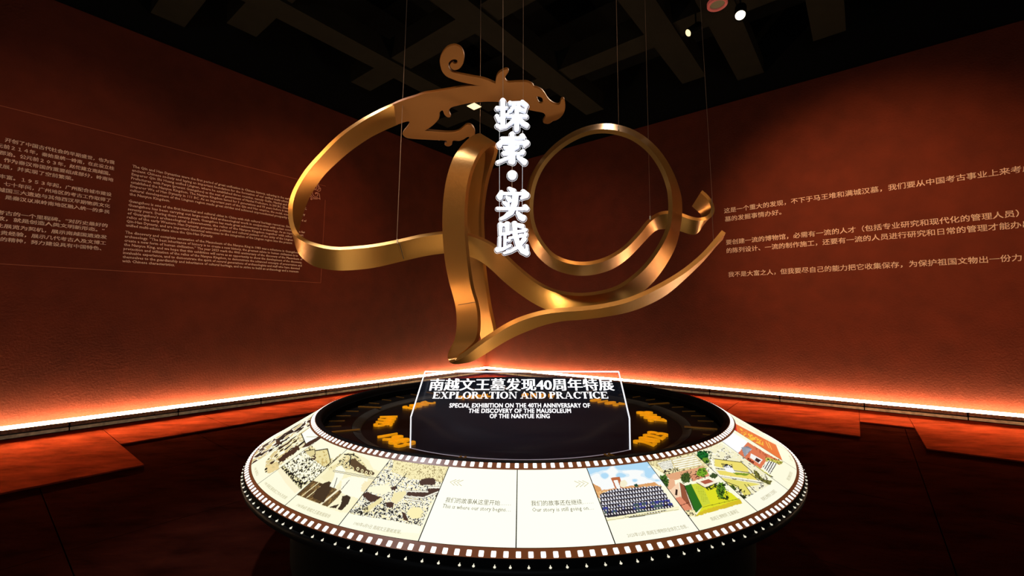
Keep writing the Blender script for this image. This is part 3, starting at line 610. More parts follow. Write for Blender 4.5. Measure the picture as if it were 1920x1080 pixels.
def pJ(p):
    a = p.poly([(1298, 848), (1346, 828), (1430, 880), (1446, 908), (1400, 934), (1360, 920)], (246, 240, 200)); p.speck(a, [WH_, (120, 112, 84)], 2.6, [.4, .30], 81, .45, 2)
    p.ell(1318, 856, 11, 12, (24, 108, 40)); p.ell(1323, 864, 8, 6, (110, 150, 40)); p.speck(p.inside([(1306, 844), (1334, 846), (1334, 870), (1310, 868)]), [(12, 50, 22)], 2, [.42], 82)
    p.poly([(1340, 860), (1390, 866), (1402, 878), (1404, 886), (1350, 876), (1340, 874)], (240, 222, 110)); p.poly([(1344, 882), (1412, 888), (1420, 900), (1350, 890)], (238, 220, 106)); p.poly([(1350, 895), (1426, 908), (1400, 913), (1408, 926), (1396, 930), (1384, 914), (1360, 908)], (232, 220, 110))
    for P in ([(1338, 860), (1390, 867), (1410, 884)], [(1342, 878), (1404, 886), (1424, 902)], [(1346, 892), (1432, 906)], [(1396, 908), (1412, 930)], [(1402, 908), (1420, 926)], [(1352, 900), (1384, 912), (1390, 928)]): p.pline(P, 1.1, (50, 46, 34))
    p.seg((1334, 862), (1342, 890), 4, WH_); p.seg((1340, 890), (1424, 903), 2.6, (250, 246, 226)); p.poly([(1356, 874), (1370, 872), (1380, 888), (1362, 884)], (250, 250, 248)); p.speck(p.inside([(1352, 869), (1374, 871), (1374, 877), (1356, 876)]), [(30, 30, 36)], 1.8, [.55], 83); p.poly([(1374, 886), (1406, 888), (1400, 892), (1380, 890)], (120, 150, 40), 1)
    m_ = p.poly([(1412, 880), (1420, 884), (1430, 898), (1448, 902), (1444, 909), (1430, 904), (1416, 894)], (118, 116, 54), 2); p.speck(m_, [(50, 50, 24)], 2, [.45], 84)
    p.ell(1372, 916, 7, 8, (90, 110, 40)); p.ell(1390, 934, 8, 6, (60, 66, 34)); p.speck(p.inside([(1366, 908), (1400, 920), (1402, 940), (1380, 934)]), [(30, 34, 20)], 2, [.42], 85)
    m_ = p.Y > (940 - (p.X - 1388) * .56); m_ &= (p.Y > 900 + (1450 - p.X) * .58 + 2); p.c[m_] = (255, 253, 230)
def pK(p):
    p.poly([(1346, 828), (1370, 808), (1402, 828), (1384, 850)], (255, 255, 255))
    p.poly([(1380, 854), (1402, 829), (1440, 852), (1468, 866), (1462, 872), (1438, 862), (1426, 880), (1414, 872)], (224, 122, 82), 1); p.speck(p.inside([(1404, 832), (1466, 866), (1440, 862)]), [(190, 96, 60)], 3, [.4], 91)
    q = p.poly([(1390, 839), (1402, 836.5), (1410, 842), (1396, 857)], (200, 205, 215)); p.c[q & (((np.abs(p.X - 1399) + (p.Y - 838)) / 3.0) % 1 < .5)] = (60, 66, 80)
    p.poly([(1408, 850), (1430, 862), (1424, 870), (1406, 858)], (250, 246, 240)); p.poly([(1418, 858), (1427, 863), (1422, 868), (1415, 863)], (60, 40, 40)); p.poly([(1402, 858), (1414, 866), (1412, 872), (1400, 864)], (200, 84, 52)); p.speck(p.inside([(1402, 858), (1414, 866), (1412, 872), (1400, 864)]), [(70, 30, 20)], 2, [.45], 92)
    p.poly([(1434, 858), (1468, 864), (1466, 871), (1440, 868)], (210, 200, 90), 3); p.speck(p.inside([(1434, 856), (1470, 862), (1466, 872), (1438, 868)]), [(80, 90, 30)], 2, [.4], 93)
    q = p.poly([(1430, 876), (1441, 863), (1457, 869), (1444, 889)], (250, 248, 236)); p.c[q & (((p.X * .86 + p.Y * .5) / 4.4) % 1 < .38)] = (30, 24, 22)
    p.poly([(1416, 872), (1426, 878), (1444, 892), (1449, 901), (1440, 900), (1428, 888)], (222, 214, 96), 2); p.poly([(1414, 872), (1424, 882), (1436, 894), (1428, 892)], (236, 180, 130), 1); p.speck(p.inside([(1438, 888), (1450, 894), (1448, 904), (1436, 896)]), [(60, 60, 26)], 2, [.6], 94)
def pL(p):
    p.poly([(1372, 789), (1380, 794), (1382, 812), (1372, 806)], (214, 36, 40)); q = p.poly([(1380, 795), (1455, 834), (1468, 866), (1440, 852), (1403, 830), (1382, 812)], (236, 122, 62)); p.speck(p.inside([(1386, 802), (1430, 826), (1432, 836), (1392, 820)]), [(252, 196, 70)], 2.6, [.48], 95)
    p.speck(p.inside([(1410, 832), (1440, 846), (1466, 868), (1440, 858)]), [(214, 150, 40), (110, 60, 20)], 2.6, [.6, .36], 96); p.pline([(1372, 808), (1404, 829), (1440, 852)], 2.2, (255, 252, 240))
    for a, b in (((1436, 828), (1442, 840)), ((1441, 830), (1447, 843))): p.seg(a, b, 1.3, (252, 190, 90))
def pX(p): p.speck(p.X > -1e9, [(244, 222, 190)], 9, [.28], 97)
CAMO = np.array([0, 0, CAMH])
def project(P):
    d = P - CAMO; Fw = d[:, 1] * CP + d[:, 2] * SP; U = -d[:, 1] * SP + d[:, 2] * CP; return 960 + F * d[:, 0] / Fw, 540 - F * U / Fw
PAINT = {-6: ('faded brown interior', pA), -5: ('streaked dark interior', None), -6.5: ('', None)}
names = {-7: (pA, 'backlit film frame with a faded brown interior, far left'), -6: (pB, 'backlit film frame of a dark streaked dig interior'), -5: (pC, 'sepia film frame of a crowd before gabled huts'),
         -4: (pD, 'sepia film frame of two workers under a carrying pole'), -3: (pE, 'sepia film frame of an excavated rubble pit'), -2: (None, 'blank cream film frame reading our story begins'), -1: (None, 'blank cream film frame reading our story is going on'),
         0: (pH, 'colour film frame of a large staff group under blue sky'), 1: (pI, 'colour film frame of an aerial garden with red roofs'), 2: (pJ, 'colour film frame of an aerial park with yellow lawns'), 3: (pK, 'colour film frame of a red museum front with steps'), 4: (pL, 'colour film frame with an orange and red poster')}
PITCHA = 11.84; A0 = -1.66
# frame k spans A0+PITCHA*(k+1) .. ; k=-2 is the one left of the centre line, k=-1 right of it
def frame_span(k):
    return A0 + PITCHA * (k + 1), A0 + PITCHA * (k + 2)
frames = {}
for k in range(-17, 13):
    # index j: frame whose left border is A0+PITCHA*j
    j = k; a0 = A0 + PITCHA * j; a1 = a0 + PITCHA
    if a0 < -181 or a1 > 181: continue
    key = j if False else None
    # map left border to names: left border A0 -> frame "going on" (name -1)
    nk = j - 1; painter, lab = names.get(nk, (pX, None)); vis = nk in names
    nth, nv = (190, 190) if (painter not in (None, pX)) else ((16, 8))
    a0 += .06; a1 -= .06; v0, v1 = .088, .905
    th = np.linspace(a0, a1, nth + 1); vv = np.linspace(v0, v1, nv + 1); TH, VV = np.meshgrid(th, vv, indexing='ij')
    r = R0 + (R1 - R0) * VV; z = Z0 + (Z1 - Z0) * VV; ar = np.radians(TH)
    P = np.stack([TC.x + (r + .001) * np.sin(ar), TC.y - (r + .001) * np.cos(ar), z + .0017], -1).reshape(-1, 3)
    idx = np.arange((nth + 1) * (nv + 1)).reshape(nth + 1, nv + 1)
    Fc = np.stack([idx[:-1, :-1], idx[1:, :-1], idx[1:, 1:], idx[:-1, 1:]], -1).reshape(-1, 4)
    me = bpy.data.meshes.new('film_frame'); me.vertices.add(len(P)); me.vertices.foreach_set('co', P.astype('f').ravel())
    me.loops.add(len(Fc) * 4); me.loops.foreach_set('vertex_index', Fc.ravel().astype('i')); me.polygons.add(len(Fc)); me.polygons.foreach_set('loop_start', np.arange(0, len(Fc) * 4, 4, dtype='i')); me.update()
    X, Y = project(P); cy = np.array([255, 252, 220.])
    pt = Paint(X, Y, (255, 252, 222))
    if nk in (-2, -1): pt = Paint(X, Y, (255, 254, 234))
    if painter: painter(pt)
    c = pt.c / 255.; c = np.where(c <= .04045, c / 12.92, ((c + .055) / 1.055) ** 2.4)
    if nk in (-2, -1): c *= 1.12
    att = me.color_attributes.new('print', 'FLOAT_COLOR', 'POINT'); att.data.foreach_set('color', np.c_[c, np.ones(len(c))].astype('f').ravel())
    frames[nk] = child('film_frame', me, M['print'], tb, label=lab or 'plain pale film frame on the far side')
    # divider line
    child('frame_divider', cone_band(.085, .908, A0 + PITCHA * j - .07, A0 + PITCHA * j + .07, 1, .0022, 6), M['line'], tb)
def cone_text(s, th0, th1, v, em_v, m, parent, bold=.0, label=None):
    me = textmesh(s, 0, 0, 1); a = co(me); w0, w1 = a[:, 0].min(), a[:, 0].max(); X = (a[:, 0] - w0) / (w1 - w0); out = []
    for x, y in zip(X, a[:, 1]): out.append(cone(v - y * em_v, th0 + (th1 - th0) * x, .003))
    setco(me, np.array([tuple(q) for q in out]))
    o = link('caption', me, m); o.parent = parent
    o.matrix_parent_inverse = (parent.matrix_parent_inverse.copy().inverted() if False else Matrix()); 
    # parent frame has world matrix = identity
    return o
def fa(nk): a = A0 + PITCHA * (nk + 1); return a
def cap(nk, s, f0, f1, v, em, m=M['ink'], bold=.01): cone_text(s, fa(nk) + PITCHA * f0, fa(nk) + PITCHA * f1, v, em, m, frames[nk], bold)
cap(-5, '1983 南越王墓发掘工作人员合影', .12, .90, .855, .040); cap(-4, '1983年8月 南越文王墓发掘现场', .18, .80, .865, .042)
cap(-3, '1983年6月9日 南越文王墓被发现。', .17, .78, .865, .042); cap(0, '2023年12月 南越王博物院全体员工合影。', .16, .90, .860, .042)
cap(1, '南越王博物院 王墓展区', .25, .72, .850, .042); cap(2, '南越王博物院 王宫展区', .28, .72, .845, .042); cap(3, '南越王博物院 陈列馆', .3, .7, .86, .04)
cap(-6, '1983 象岗山', .3, .7, .87, .04); cap(4, '四十周年', .35, .65, .87, .04)
cap(-2, '我们的故事从这里开始……', .13, .93, .50, .062, M['inkdark'], .0); cap(-2, 'This is where our story begins…', .12, .93, .565, .062, M['inkdark'], .0)
cap(-1, '我们的故事还在继续……', .17, .92, .50, .062, M['inkdark'], .0); cap(-1, 'Our story is still going on…', .18, .90, .565, .062, M['inkdark'], .0)
cap(-2, '《', .13, .25, .31, .07, M['ink']) if False else None
def chevrons(nk, fs, s, v):
    bm = bmesh.new()
    for f in fs:
        a = fa(nk) + PITCHA * f; w_ = .42 * s
        tube(bm, [cone(v - .035, a + w_, .003), cone(v, a - w_, .003), cone(v + .035, a + w_, .003)], .0012, 4)
    o = link('chevron_mark', bm, M['ink']); o.parent = frames[nk]
chevrons(-2, (.14, .19, .24), 1, .275); chevrons(-1, (.80, .855, .91), -1, .275)

# --- golden years and scale lines on the black disc
YR = [('1983', -51), ('1995', -83), ('2003', -119), ('2006', -155), ('2008', 169), ('2010', 128), ('2018', 92), ('2023', 54)]
for s, a in YR:
    me = textmesh(s, 0, .045, 3, 1.12); q = co(me); cx = (q[:, 0].min() + q[:, 0].max()) / 2; h = .16; q[:, 0] = (q[:, 0] - cx) * h; q[:, 1] = (q[:, 1] - .35) * h * 1.25; q[:, 2] = q[:, 2] * h * .9
    setco(me, q); ar = math.radians(a); rad = Vector((math.sin(ar), -math.cos(ar), 0)); up = -rad; rt = up.cross(Z)
    me.transform(Matrix.Translation(Vector((TC.x, TC.y, .7295)) + rad * 1.04) @ Matrix((rt, up, Z)).transposed().to_4x4())
    child('year_number', me, M['gold3d'], tb, label='raised golden numerals %s on the black disc' % s)
def tickbar(a, r0, r1, wd, z=.753, h=.006):
    ar = math.radians(a); rad = Vector((math.sin(ar), -math.cos(ar), 0)); c = Vector((TC.x, TC.y, z + h / 2)) + rad * (r0 + r1) / 2
    child('scale_mark', boxm(c, (r1 - r0, wd, h), (rad, rad.cross(Z), Z)), M['tick'], tb)
for k in range(-4, 6):
    a = 70 + (k - 0) * 38.5 if False else None
for a in (-66, -102, -138, -174, 146, 109, 70):
    tickbar(a, 1.21, 1.42, .026)
    for j in range(1, 5): tickbar(a - 7.2 * j, 1.33, 1.44, .006, h=.003)
for a in (-17.8, -16.4, 23.2, 24.6): tickbar(a, 1.13, 1.45, .008)
for j in range(1, 4): tickbar(-66 + 7.2 * j, 1.33, 1.44, .006, h=.003)

# ---------------------------------------------------------------- the bent acrylic title sign
sg = empty('acrylic_sign', (TC.x, 2.6, .753), 'clear bent acrylic title sign with white lettering on the black disc', 'sign')
ZB0 = .753; foot = []
for i in range(25):
    a = math.radians(-36 + 69 * i / 24); foot.append(Vector((TC.x + 1.128 * math.sin(a), TC.y - 1.128 * math.cos(a) + .0, ZB0)))
Lb, Rb = foot[0], foot[-1]
bl = Vector((Lb.x, Lb.y, .93)); br = Vector((Rb.x, Rb.y, .93))
tl = atY(797, 697, bl.y + .27); tr = atY(1160, 697, br.y + .27)
rows = []
for j in range(5):
    t_ = j / 4; rows.append([foot[i].lerp(bl.lerp(br, i / 24), t_) if True else None for i in range(25)])
for i in range(25):
    for j in range(1, 4):   # lower part keeps the curve, easing into the flat bend line
        t_ = j / 4; e = t_ ** 2; q = bl.lerp(br, i / 24); rows[j][i] = Vector((foot[i].x * (1 - e) + q.x * e, foot[i].y * (1 - e) + q.y * e, ZB0 + (.93 - ZB0) * t_))
for j in range(1, 7): rows.append([bl.lerp(br, i / 24).lerp(tl.lerp(tr, i / 24), j / 6) for i in range(25)])
v = [p for r_ in rows for p in r_]; nR = len(rows); f = [(j * 25 + i, j * 25 + i + 1, (j + 1) * 25 + i + 1, (j + 1) * 25 + i) for j in range(nR - 1) for i in range(24)]
me = pd(v, f); bm = bmesh.new(); bm.from_mesh(me); bpy.data.meshes.remove(me); bmesh.ops.solidify(bm, geom=bm.faces[:], thickness=.008); child('sheet', bm, M['acrylic'], sg, True)
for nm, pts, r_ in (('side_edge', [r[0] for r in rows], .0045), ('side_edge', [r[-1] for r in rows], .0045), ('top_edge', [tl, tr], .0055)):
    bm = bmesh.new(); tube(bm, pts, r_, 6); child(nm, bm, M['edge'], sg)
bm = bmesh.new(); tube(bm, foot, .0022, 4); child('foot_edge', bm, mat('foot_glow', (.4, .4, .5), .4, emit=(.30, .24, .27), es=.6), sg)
PN = (tr - bl).cross(tl - br).normalized(); PP = (bl + br + tl + tr) / 4
if PN.y > 0: PN = -PN
PP = PP + PN * .008
def sign_line(s, x0, x1, yb, yt, m, kind='plain', italic=0, parent=sg):
    """ink from px x0..x1, baseline yb and cap top yt on the sign plane"""
    if kind == 'song': me = smear(s, .030, 0, res=3)
    elif kind == 'serif': me = serif(s)
    else: me = smear(s, .024, .018, res=3, spacing=1.06)
    a = co(me); X0, X1 = a[:, 0].min(), a[:, 0].max(); Y0, Y1 = a[:, 1].min(), a[:, 1].max()
    A, B = onplane(x0, yb, PP, PN), onplane(x1, yb, PP, PN); D_ = onplane((x0 + x1) / 2, yt, PP, PN); Mi = (A + B) / 2; U = (D_ - Mi); ux = (B - A)
    U = U - ux.normalized() * U.dot(ux.normalized())
    t1 = (a[:, 0] - X0) / (X1 - X0); t2 = (a[:, 1] - Y0) / (Y1 - Y0)
    if kind in ('song', 'serif'):
        for A_, f_ in split_x(me, bounds_of(s) if kind == 'song' else SERIF_X):
            child('character' if kind == 'song' else 'letter', pd(np.array(A) + np.outer((A_[:, 0] - X0) / (X1 - X0), ux) + np.outer((A_[:, 1] - Y0) / (Y1 - Y0), U) + np.outer(A_[:, 2], PN), f_), m, parent)
        bpy.data.meshes.remove(me); return
    out = np.array(A) + np.outer(t1, ux) + np.outer(t2, U) + np.outer(a[:, 2], PN); setco(me, out); child('lettering', me, m, parent)
# simple bold serif capitals drawn from bars and bowls
SERIF_X = []
def serif(s):
    V = []; Fc = []
    def quad(*p):
        k = len(V); V.extend([(x, y, len(Fc) * 1e-6) for x, y in p]); Fc.append(tuple(range(k, k + len(p))))
    def bar(x0, x1, y0, y1): quad((x0, y0), (x1, y0), (x1, y1), (x0, y1))
    def bowl(cx, cy, rx, ry, tx, ty, a0, a1, n=20):
        for i in range(n):
            p = []
            for a in (a0 + (a1 - a0) * i / n, a0 + (a1 - a0) * (i + 1) / n):
                r = math.radians(a); p.append((cx + rx * math.cos(r), cy + ry * math.sin(r), cx + (rx - tx) * math.cos(r), cy + (ry - ty) * math.sin(r)))
            quad((p[0][0], p[0][1]), (p[1][0], p[1][1]), (p[1][2], p[1][3]), (p[0][2], p[0][3]))
    x = 0; S = .23; h = .075; SERIF_X.clear(); SERIF_X.append(-9)
    def stem(cx, w_=S, sw=.36): bar(cx - w_ / 2, cx + w_ / 2, 0, 1); bar(cx - sw / 2, cx + sw / 2, 0, h); bar(cx - sw / 2, cx + sw / 2, 1 - h, 1)
    for ch in s:
        if ch == ' ': x += .30; continue
        if ch == 'E':
            stem(x + .18); bar(x + .18, x + .74, 0, h + .03); bar(x + .18, x + .72, .97 - h, 1); bar(x + .18, x + .52, .47, .54); quad((x + .68, 0), (x + .78, 0), (x + .80, .30), (x + .75, .30)); bar(x + .69, x + .75, .72, 1); bar(x + .48, x + .54, .36, .65); w_ = .80
        elif ch == 'L': stem(x + .18); bar(x + .18, x + .72, 0, h + .03); quad((x + .66, 0), (x + .76, 0), (x + .78, .34), (x + .72, .34)); w_ = .78
        elif ch == 'I': stem(x + .18); w_ = .36
        elif ch == 'T': stem(x + .40); bar(x + .02, x + .78, .93, 1); bar(x + .02, x + .08, .70, 1); bar(x + .72, x + .78, .70, 1); w_ = .80
        elif ch in 'PR':
            stem(x + .18); bowl(x + .36, .745, .33, .255, .20, .09, -90, 90); bar(x + .18, x + .37, .93, 1); bar(x + .18, x + .37, .49, .555); w_ = .70
            if ch == 'R': quad((x + .34, .50), (x + .54, .50), (x + .88, 0), (x + .66, 0)); bar(x + .62, x + .92, 0, h); w_ = .88
        elif ch == 'D': stem(x + .18); bowl(x + .38, .5, .46, .5, .22, .10, -90, 90); bar(x + .18, x + .40, .93, 1); bar(x + .18, x + .40, 0, .07); w_ = .86
        elif ch == 'O': bowl(x + .46, .5, .46, .52, .23, .10, 0, 360, 32); w_ = .92
        elif ch == 'C': bowl(x + .46, .5, .46, .52, .23, .10, 42, 322, 28); bar(x + .74, x + .81, .66, 1); w_ = .84
        elif ch == 'N': bar(x + .12, x + .19, 0, 1); bar(x + .78, x + .85, 0, 1); quad((x + .08, 1), (x + .30, 1), (x + .85, 0), (x + .70, 0)); bar(x + .0, x + .30, 0, h); bar(x + .0, x + .2, 1 - h, 1); bar(x + .67, x + .96, 1 - h, 1); w_ = .96
        elif ch == 'A': quad((x + .40, 1), (x + .52, 1), (x + .90, 0), (x + .70, 0)); quad((x + .40, 1), (x + .46, 1), (x + .19, 0), (x + .12, 0)); bar(x + .24, x + .68, .30, .37); bar(x, x + .30, 0, h); bar(x + .60, x + .98, 0, h); w_ = .98
        elif ch == 'X': quad((x + .08, 1), (x + .30, 1), (x + .84, 0), (x + .62, 0)); quad((x + .68, 1), (x + .76, 1), (x + .22, 0), (x + .14, 0)); bar(x, x + .34, 0, h); bar(x + .56, x + .92, 0, h); bar(x + .0, x + .38, 1 - h, 1); bar(x + .56, x + .86, 1 - h, 1); w_ = .92
        else: w_ = .5
        x += w_ + .05; SERIF_X.append(x - .025)
    return pd(V, Fc)
sign_line('南越文王墓发现40周年特展', 803, 1153, 732.5, 709.5, M['silv'], 'song')
sign_line('EXPLORATION AND PRACTICE', 810.5, 1141, 747.5, 734.5, M['silv'], 'serif')
sign_line('SPECIAL EXHIBITION ON THE 40TH ANNIVERSARY OF', 842, 1107, 764.3, 756, M['silv']); sign_line('THE DISCOVERY OF THE MAUSOLEUM', 878, 1071, 774.3, 766, M['silv']); sign_line('OF THE NANYUE KING', 918, 1031, 784.2, 776, M['silv'])

# ---------------------------------------------------------------- golden "40" ribbon sculpture with dragon
def W_dY(A, B, Y, W=.23):
    lat = math.hypot(A[0] - B[0], A[1] - B[1]) * Y / F; return math.sqrt(max(W * W - lat * lat, .05 ** 2))
def ribbon(pts, keys, W=.23, h=.016, sub=4):
    n = len(pts); ks = sorted(keys); dat = []
    for i, (ax, ay, bx, by) in enumerate(pts):
        Y = np.interp(i, ks, [keys[k][0] for k in ks]); sg_ = np.interp(i, ks, [keys[k][1] for k in ks])
        dat.append([ax, ay, bx, by, Y, sg_ * W_dY((ax, ay), (bx, by), Y, W)])
    dat = np.array(dat)
    for _ in range(4):
        q = np.r_[dat[:1, 5], dat[:, 5], dat[-1:, 5]]; dat[:, 5] = q[:-2] * .25 + q[1:-1] * .5 + q[2:] * .25
        q = np.r_[dat[:1, 4], dat[:, 4], dat[-1:, 4]]; dat[:, 4] = q[:-2] * .25 + q[1:-1] * .5 + q[2:] * .25
        if _ == 0:
            for c_ in range(4): q = dat[:, c_].copy(); dat[1:-1, c_] = q[:-2] * .12 + q[1:-1] * .76 + q[2:] * .12
    dat[:, 5] += dat[:, 4]
    D = catmull(dat, sub); A = [atY(d[0], d[1], d[4]) for d in D]; B = [atY(d[2], d[3], d[5]) for d in D]
    global RB0
    if pts is R1P: RB0 = (A[0], B[0])
    N = len(A); V = []; Fc = []; prev = None
    for i in range(N):
        T_ = (A[min(i + 1, N - 1)] - A[max(i - 1, 0)] + B[min(i + 1, N - 1)] - B[max(i - 1, 0)]).normalized(); nn = T_.cross(B[i] - A[i]).normalized()
        if prev is not None and nn.dot(prev) < 0 and nn.dot(prev) > -.3: nn = (nn + prev * .6).normalized()
        prev = nn; V += [A[i] + nn * h, A[i] - nn * h, B[i] - nn * h, B[i] + nn * h]
    for i in range(N - 1):
        for k in range(4): a = i * 4 + k; b = i * 4 + (k + 1) % 4; Fc.append((a, b, b + 4, a + 4))
    Fc += [(3, 2, 1, 0), ((N - 1) * 4, (N - 1) * 4 + 1, (N - 1) * 4 + 2, (N - 1) * 4 + 3)]
    me = pd(V, Fc); bm = bmesh.new(); bm.from_mesh(me); bmesh.ops.recalc_face_normals(bm, faces=bm.faces)
    for e in bm.edges:
        if len(e.link_faces) == 2 and e.calc_face_angle(0) > .9: e.smooth = False
    for f_ in bm.faces: f_.smooth = True
    me = bpy.data.meshes.new('ribbon'); bm.to_mesh(me); bm.free()
    return me
R1P = [(740,194,745,232),(724,201,735,236),(700,213,712,246),(675,227,690,257),(636,254,652,283),(602,289,625,307),(574,320,606,325),(554,353,588,350),(546,376,573,376),(544,396,562,408),(546,420,556,435),(554,439,556,458),
(570,451,566,480),(594,460,590,498),(625,466,622,504),(651,465.5,650,505),(700,461,700,500.6),(745,452.5,750,488),(787,442,795,477.5),(831,435.5,833,472),(855,435,857,472),(876,438.5,879,477),(903,447,904,488),(929,461,925,505),
(948,479,945,525),(972,502,972,547),(1005,529,1008,571),(1036,545,1045,586),(1071,552,1085,591),(1106,552,1125,588),(1150,543,1165,573),(1176,529,1196,551),(1210,500,1224,526),(1235,466,1247,494),(1253,430,1265,461),(1257,400,1274,420),
(1257,375,1276,388),(1254,350,1273,361),(1241,315,1258,320),(1219,283,1235,284),(1190,260,1205,256),(1160,249,1170,239),(1128,245,1130,233.5),(1098,250,1091,242),(1064,266,1056,261),(1036,288,1028,285),(1014,315,1004,318),(1000,348,990,352),
(995.5,386,985,395),(998,417,987,432),(1011,450,1003,472),(1033,477,1031,499),(1057,489,1062,511),(1084,494.5,1092,515),(1113,493,1122,511),(1143,483,1151,501),(1172,465,1178,481),(1199,436,1205,452),(1211,420,1218,438),(1221,410,1230,428),
(1236,400,1244,427),(1253,397,1260,427),(1277,402,1277,431),(1294,408.5,1296,437.5),(1308,411.5,1305,437),(1323,410,1314,425),(1334,403,1319,412),(1337,392,1318,402),(1334,380,1312,395),(1325,367,1305,390),(1315,359,1299,384.5)]
K1 = {0:(3.36,.8),4:(3.33,.9),9:(3.2,1),17:(3.26,1),20:(3.38,1),24:(3.30,1),29:(3.2,1),33:(3.2,1),42:(3.32,1),48:(3.44,1),53:(3.54,1),58:(3.64,1),62:(3.62,1),70:(3.62,1)}
R2P = [(1357,434,1352,447),(1347,446,1341,458),(1320,478,1317,487),(1284,508,1284,519),(1248,530,1248,551),(1212,548.5,1212,570),(1176,564,1176,583),(1128,574.5,1132,591),(1088,579,1090,596),(1052,581,1053,598),(1018,585,1018,606),(983,595,981,620),(957,606,957,631),(937,618,934,644),
(908,637,908,661),(890,650,884,675),(874,663,866,678),(860,671,851,679.5),(855,673,844,675),(862,668,842,667),(880,654,847,654),(894,640,855,640),(898.5,622,859,618),(898.5,588,859,592),(894.5,566.5,857,572),(888,548,850,546),(883.7,529,844,526),(878,486,836,486),(874,440,832.5,440),(873,404,832,404),
(875,373,834,373),(878,348,838,343),(884,323,845,316.7),(892,303,853,295),(901,287,870,271.7),(912,276,883,260),(921,270,896,253.5),(928,270,902,254),(931,277,905,262),(929,290,902,278),(922,310,894,298),(915,332,886,325),(910,356,880,352),(906,385,876,383),(904.5,410,874,410),(906,440,876,440),(907,488,878,488),(912,529,884,529),(919,577,892,577),(927,612,899,612),(931,636,905,636)]
K2 = {0:(3.12,1),6:(3.05,1),12:(3.02,1),17:(3.08,.8),19:(3.12,.7),24:(3.12,.8),34:(3.14,.8),37:(3.28,.8),40:(3.46,.8),45:(3.56,.8),50:(3.5,.8)}
sc_ = empty('ribbon_sculpture', (0, 3.3, 1.2), 'suspended golden ribbon sculpture of a dragon forming the number 40', 'sculpture')
rb1 = child('loop_ribbon', ribbon(R1P, K1), M['gold'], sc_, label='long golden ribbon with ring and curled tail')
rb2 = child('leg_ribbon', ribbon(R2P, K2), M['gold'], sc_, label='golden ribbon of the upright leg and swept fin')
DR_ = [(735,197),(740,193.5),(757,186.5),(778,180),(795,174),(818.7,170.3),(850,164.8),(875,160.6),(891,159.6),(901.6,160),(894.5,157.6),(876,154),(861,150.4),(848.7,145.9),(838.5,141.3),(831.4,134),(827.8,126),(825.8,115.8),(826.3,107.7),(830.4,97.5),(838.5,88.3),(846.7,84.8),(854.8,84.3),(863,88.3),(868,95.5),(870,104.6),(869,113.8),(866,120.9),(861,126.5),(853.8,129),(848.7,127.5),(845,123),(845,118.9),(848.2,115.8),(850.7,117.9),(854.8,118.9),(858.4,115.8),(858.4,111.8),(854.8,109.2),(849.7,109.2),(844.6,111.8),(841,116.9),(840.5,123),(843,129),(847.7,133.6),(854.8,136.2),(871,139.8),(886.4,142.8),(901.6,145.4),(913.9,148.9),(926,154),
(929.5,154.3),(930.7,145.3),(933.7,138),(939.7,132.6),(948,129),(951.8,129.6),(953,132),(950.6,136),(947,141.7),(946.4,146.5),(949.4,151.3),(954,153.7),(966,153),(978,152.5),(986.7,152.7),(995,155.5),(999.3,159),(1000.5,162),(1007,164),(1014.4,167.6),(1020.4,174),(1026.4,183.8),(1033.6,191),(1042,195),(1048,195),(1051,191),(1052.3,186),(1055.3,184.4),(1057.7,186),(1059,194.6),(1058.3,203),(1055.3,211.5),(1049.3,218.7),(1042,223),(1036,224.7),(1030,229),(1024,229.6),(1019.2,227.8),(1019,224.7),(1021.6,220.5),(1023.4,216.3),(1021.6,211.5),(1016.8,208.5),(1006,206.4),(994,204),(980,199),(960,191.5),(936,188.6),(918,188),
(905,188.4),(881.6,190.5),(858,195.5),(847,198.7),(842,203.4),(841.5,209.7),(844.6,216),(840,217.5),(834.4,212.8),(831,205),(826.5,205.7),(823.4,211.3),(822.6,220.7),(810.8,233.3),(798,242),(797.4,243.5),(818.7,245.9),(840.7,247.4),(856.4,245.9),(865.9,240.4),(873.7,234),(880.8,233.3),(887,238),(890,246),(888.7,253.7),(884,260),(880.8,258.5),(880,254.5),(876,254.5),(869,259),(861,261.6),(851.7,260.8),(847.8,263),(847,268.7),(842,271.8),(836.8,271),(834.4,268),(838.3,267),(838.3,262.4),(834.4,260.8),(810.8,259.7),(779,258),(763.6,256),(756.5,250.6),(757.3,245.9),(765,236.4),(769,228.6),(767.5,225.4),(760.5,226),(740,233),(735,235)]
EYE = [(1003,179),(1008,178.4),(1012,179),(1016,181),(1018,183.8),(1018.6,188.6),(1015.6,192.8),(1010.8,192),(1007.8,187.4),(1006.5,182.6)]
PA, PB = RB0; PNd = Vector((1, .02, 0)).cross(PB - PA).normalized()
if PNd.y > 0: PNd = -PNd
UX = Vector((1, .02, 0)).normalized(); UX = (UX - PNd * UX.dot(PNd)).normalized(); UY = UX.cross(PNd) * -1
if UY.z < 0: UY = -UY
UZ = UX.cross(UY)
def flatcurve(loops, ext, bev, P, ax, inv_=None):
    c = bpy.data.curves.new('c', 'CURVE'); c.dimensions = '2D'; c.fill_mode = 'BOTH'; c.extrude = ext; c.bevel_depth = bev; c.bevel_resolution = 1
    for L_ in loops:
        s = c.splines.new('POLY'); s.points.add(len(L_) - 1); s.use_cyclic_u = True
        for i, q in enumerate(L_): s.points[i].co = (q[0], q[1], 0, 1)
    o = bpy.data.objects.new('c', c); COL.objects.link(o); me = bpy.data.meshes.new_from_object(o.evaluated_get(bpy.context.evaluated_depsgraph_get()))
    bpy.data.objects.remove(o); bpy.data.curves.remove(c); me.materials.clear()
    me.transform(Matrix.Translation(P) @ Matrix(ax).transposed().to_4x4()); return me
def pl2(pts, P, N, ux, uy):
    out = []
    for x, y in pts: q = onplane(x, y, P, N) - P; out.append((q.dot(ux), q.dot(uy)))
    return out
DRS = [tuple(q) for q in catmull(DR_, 3)]
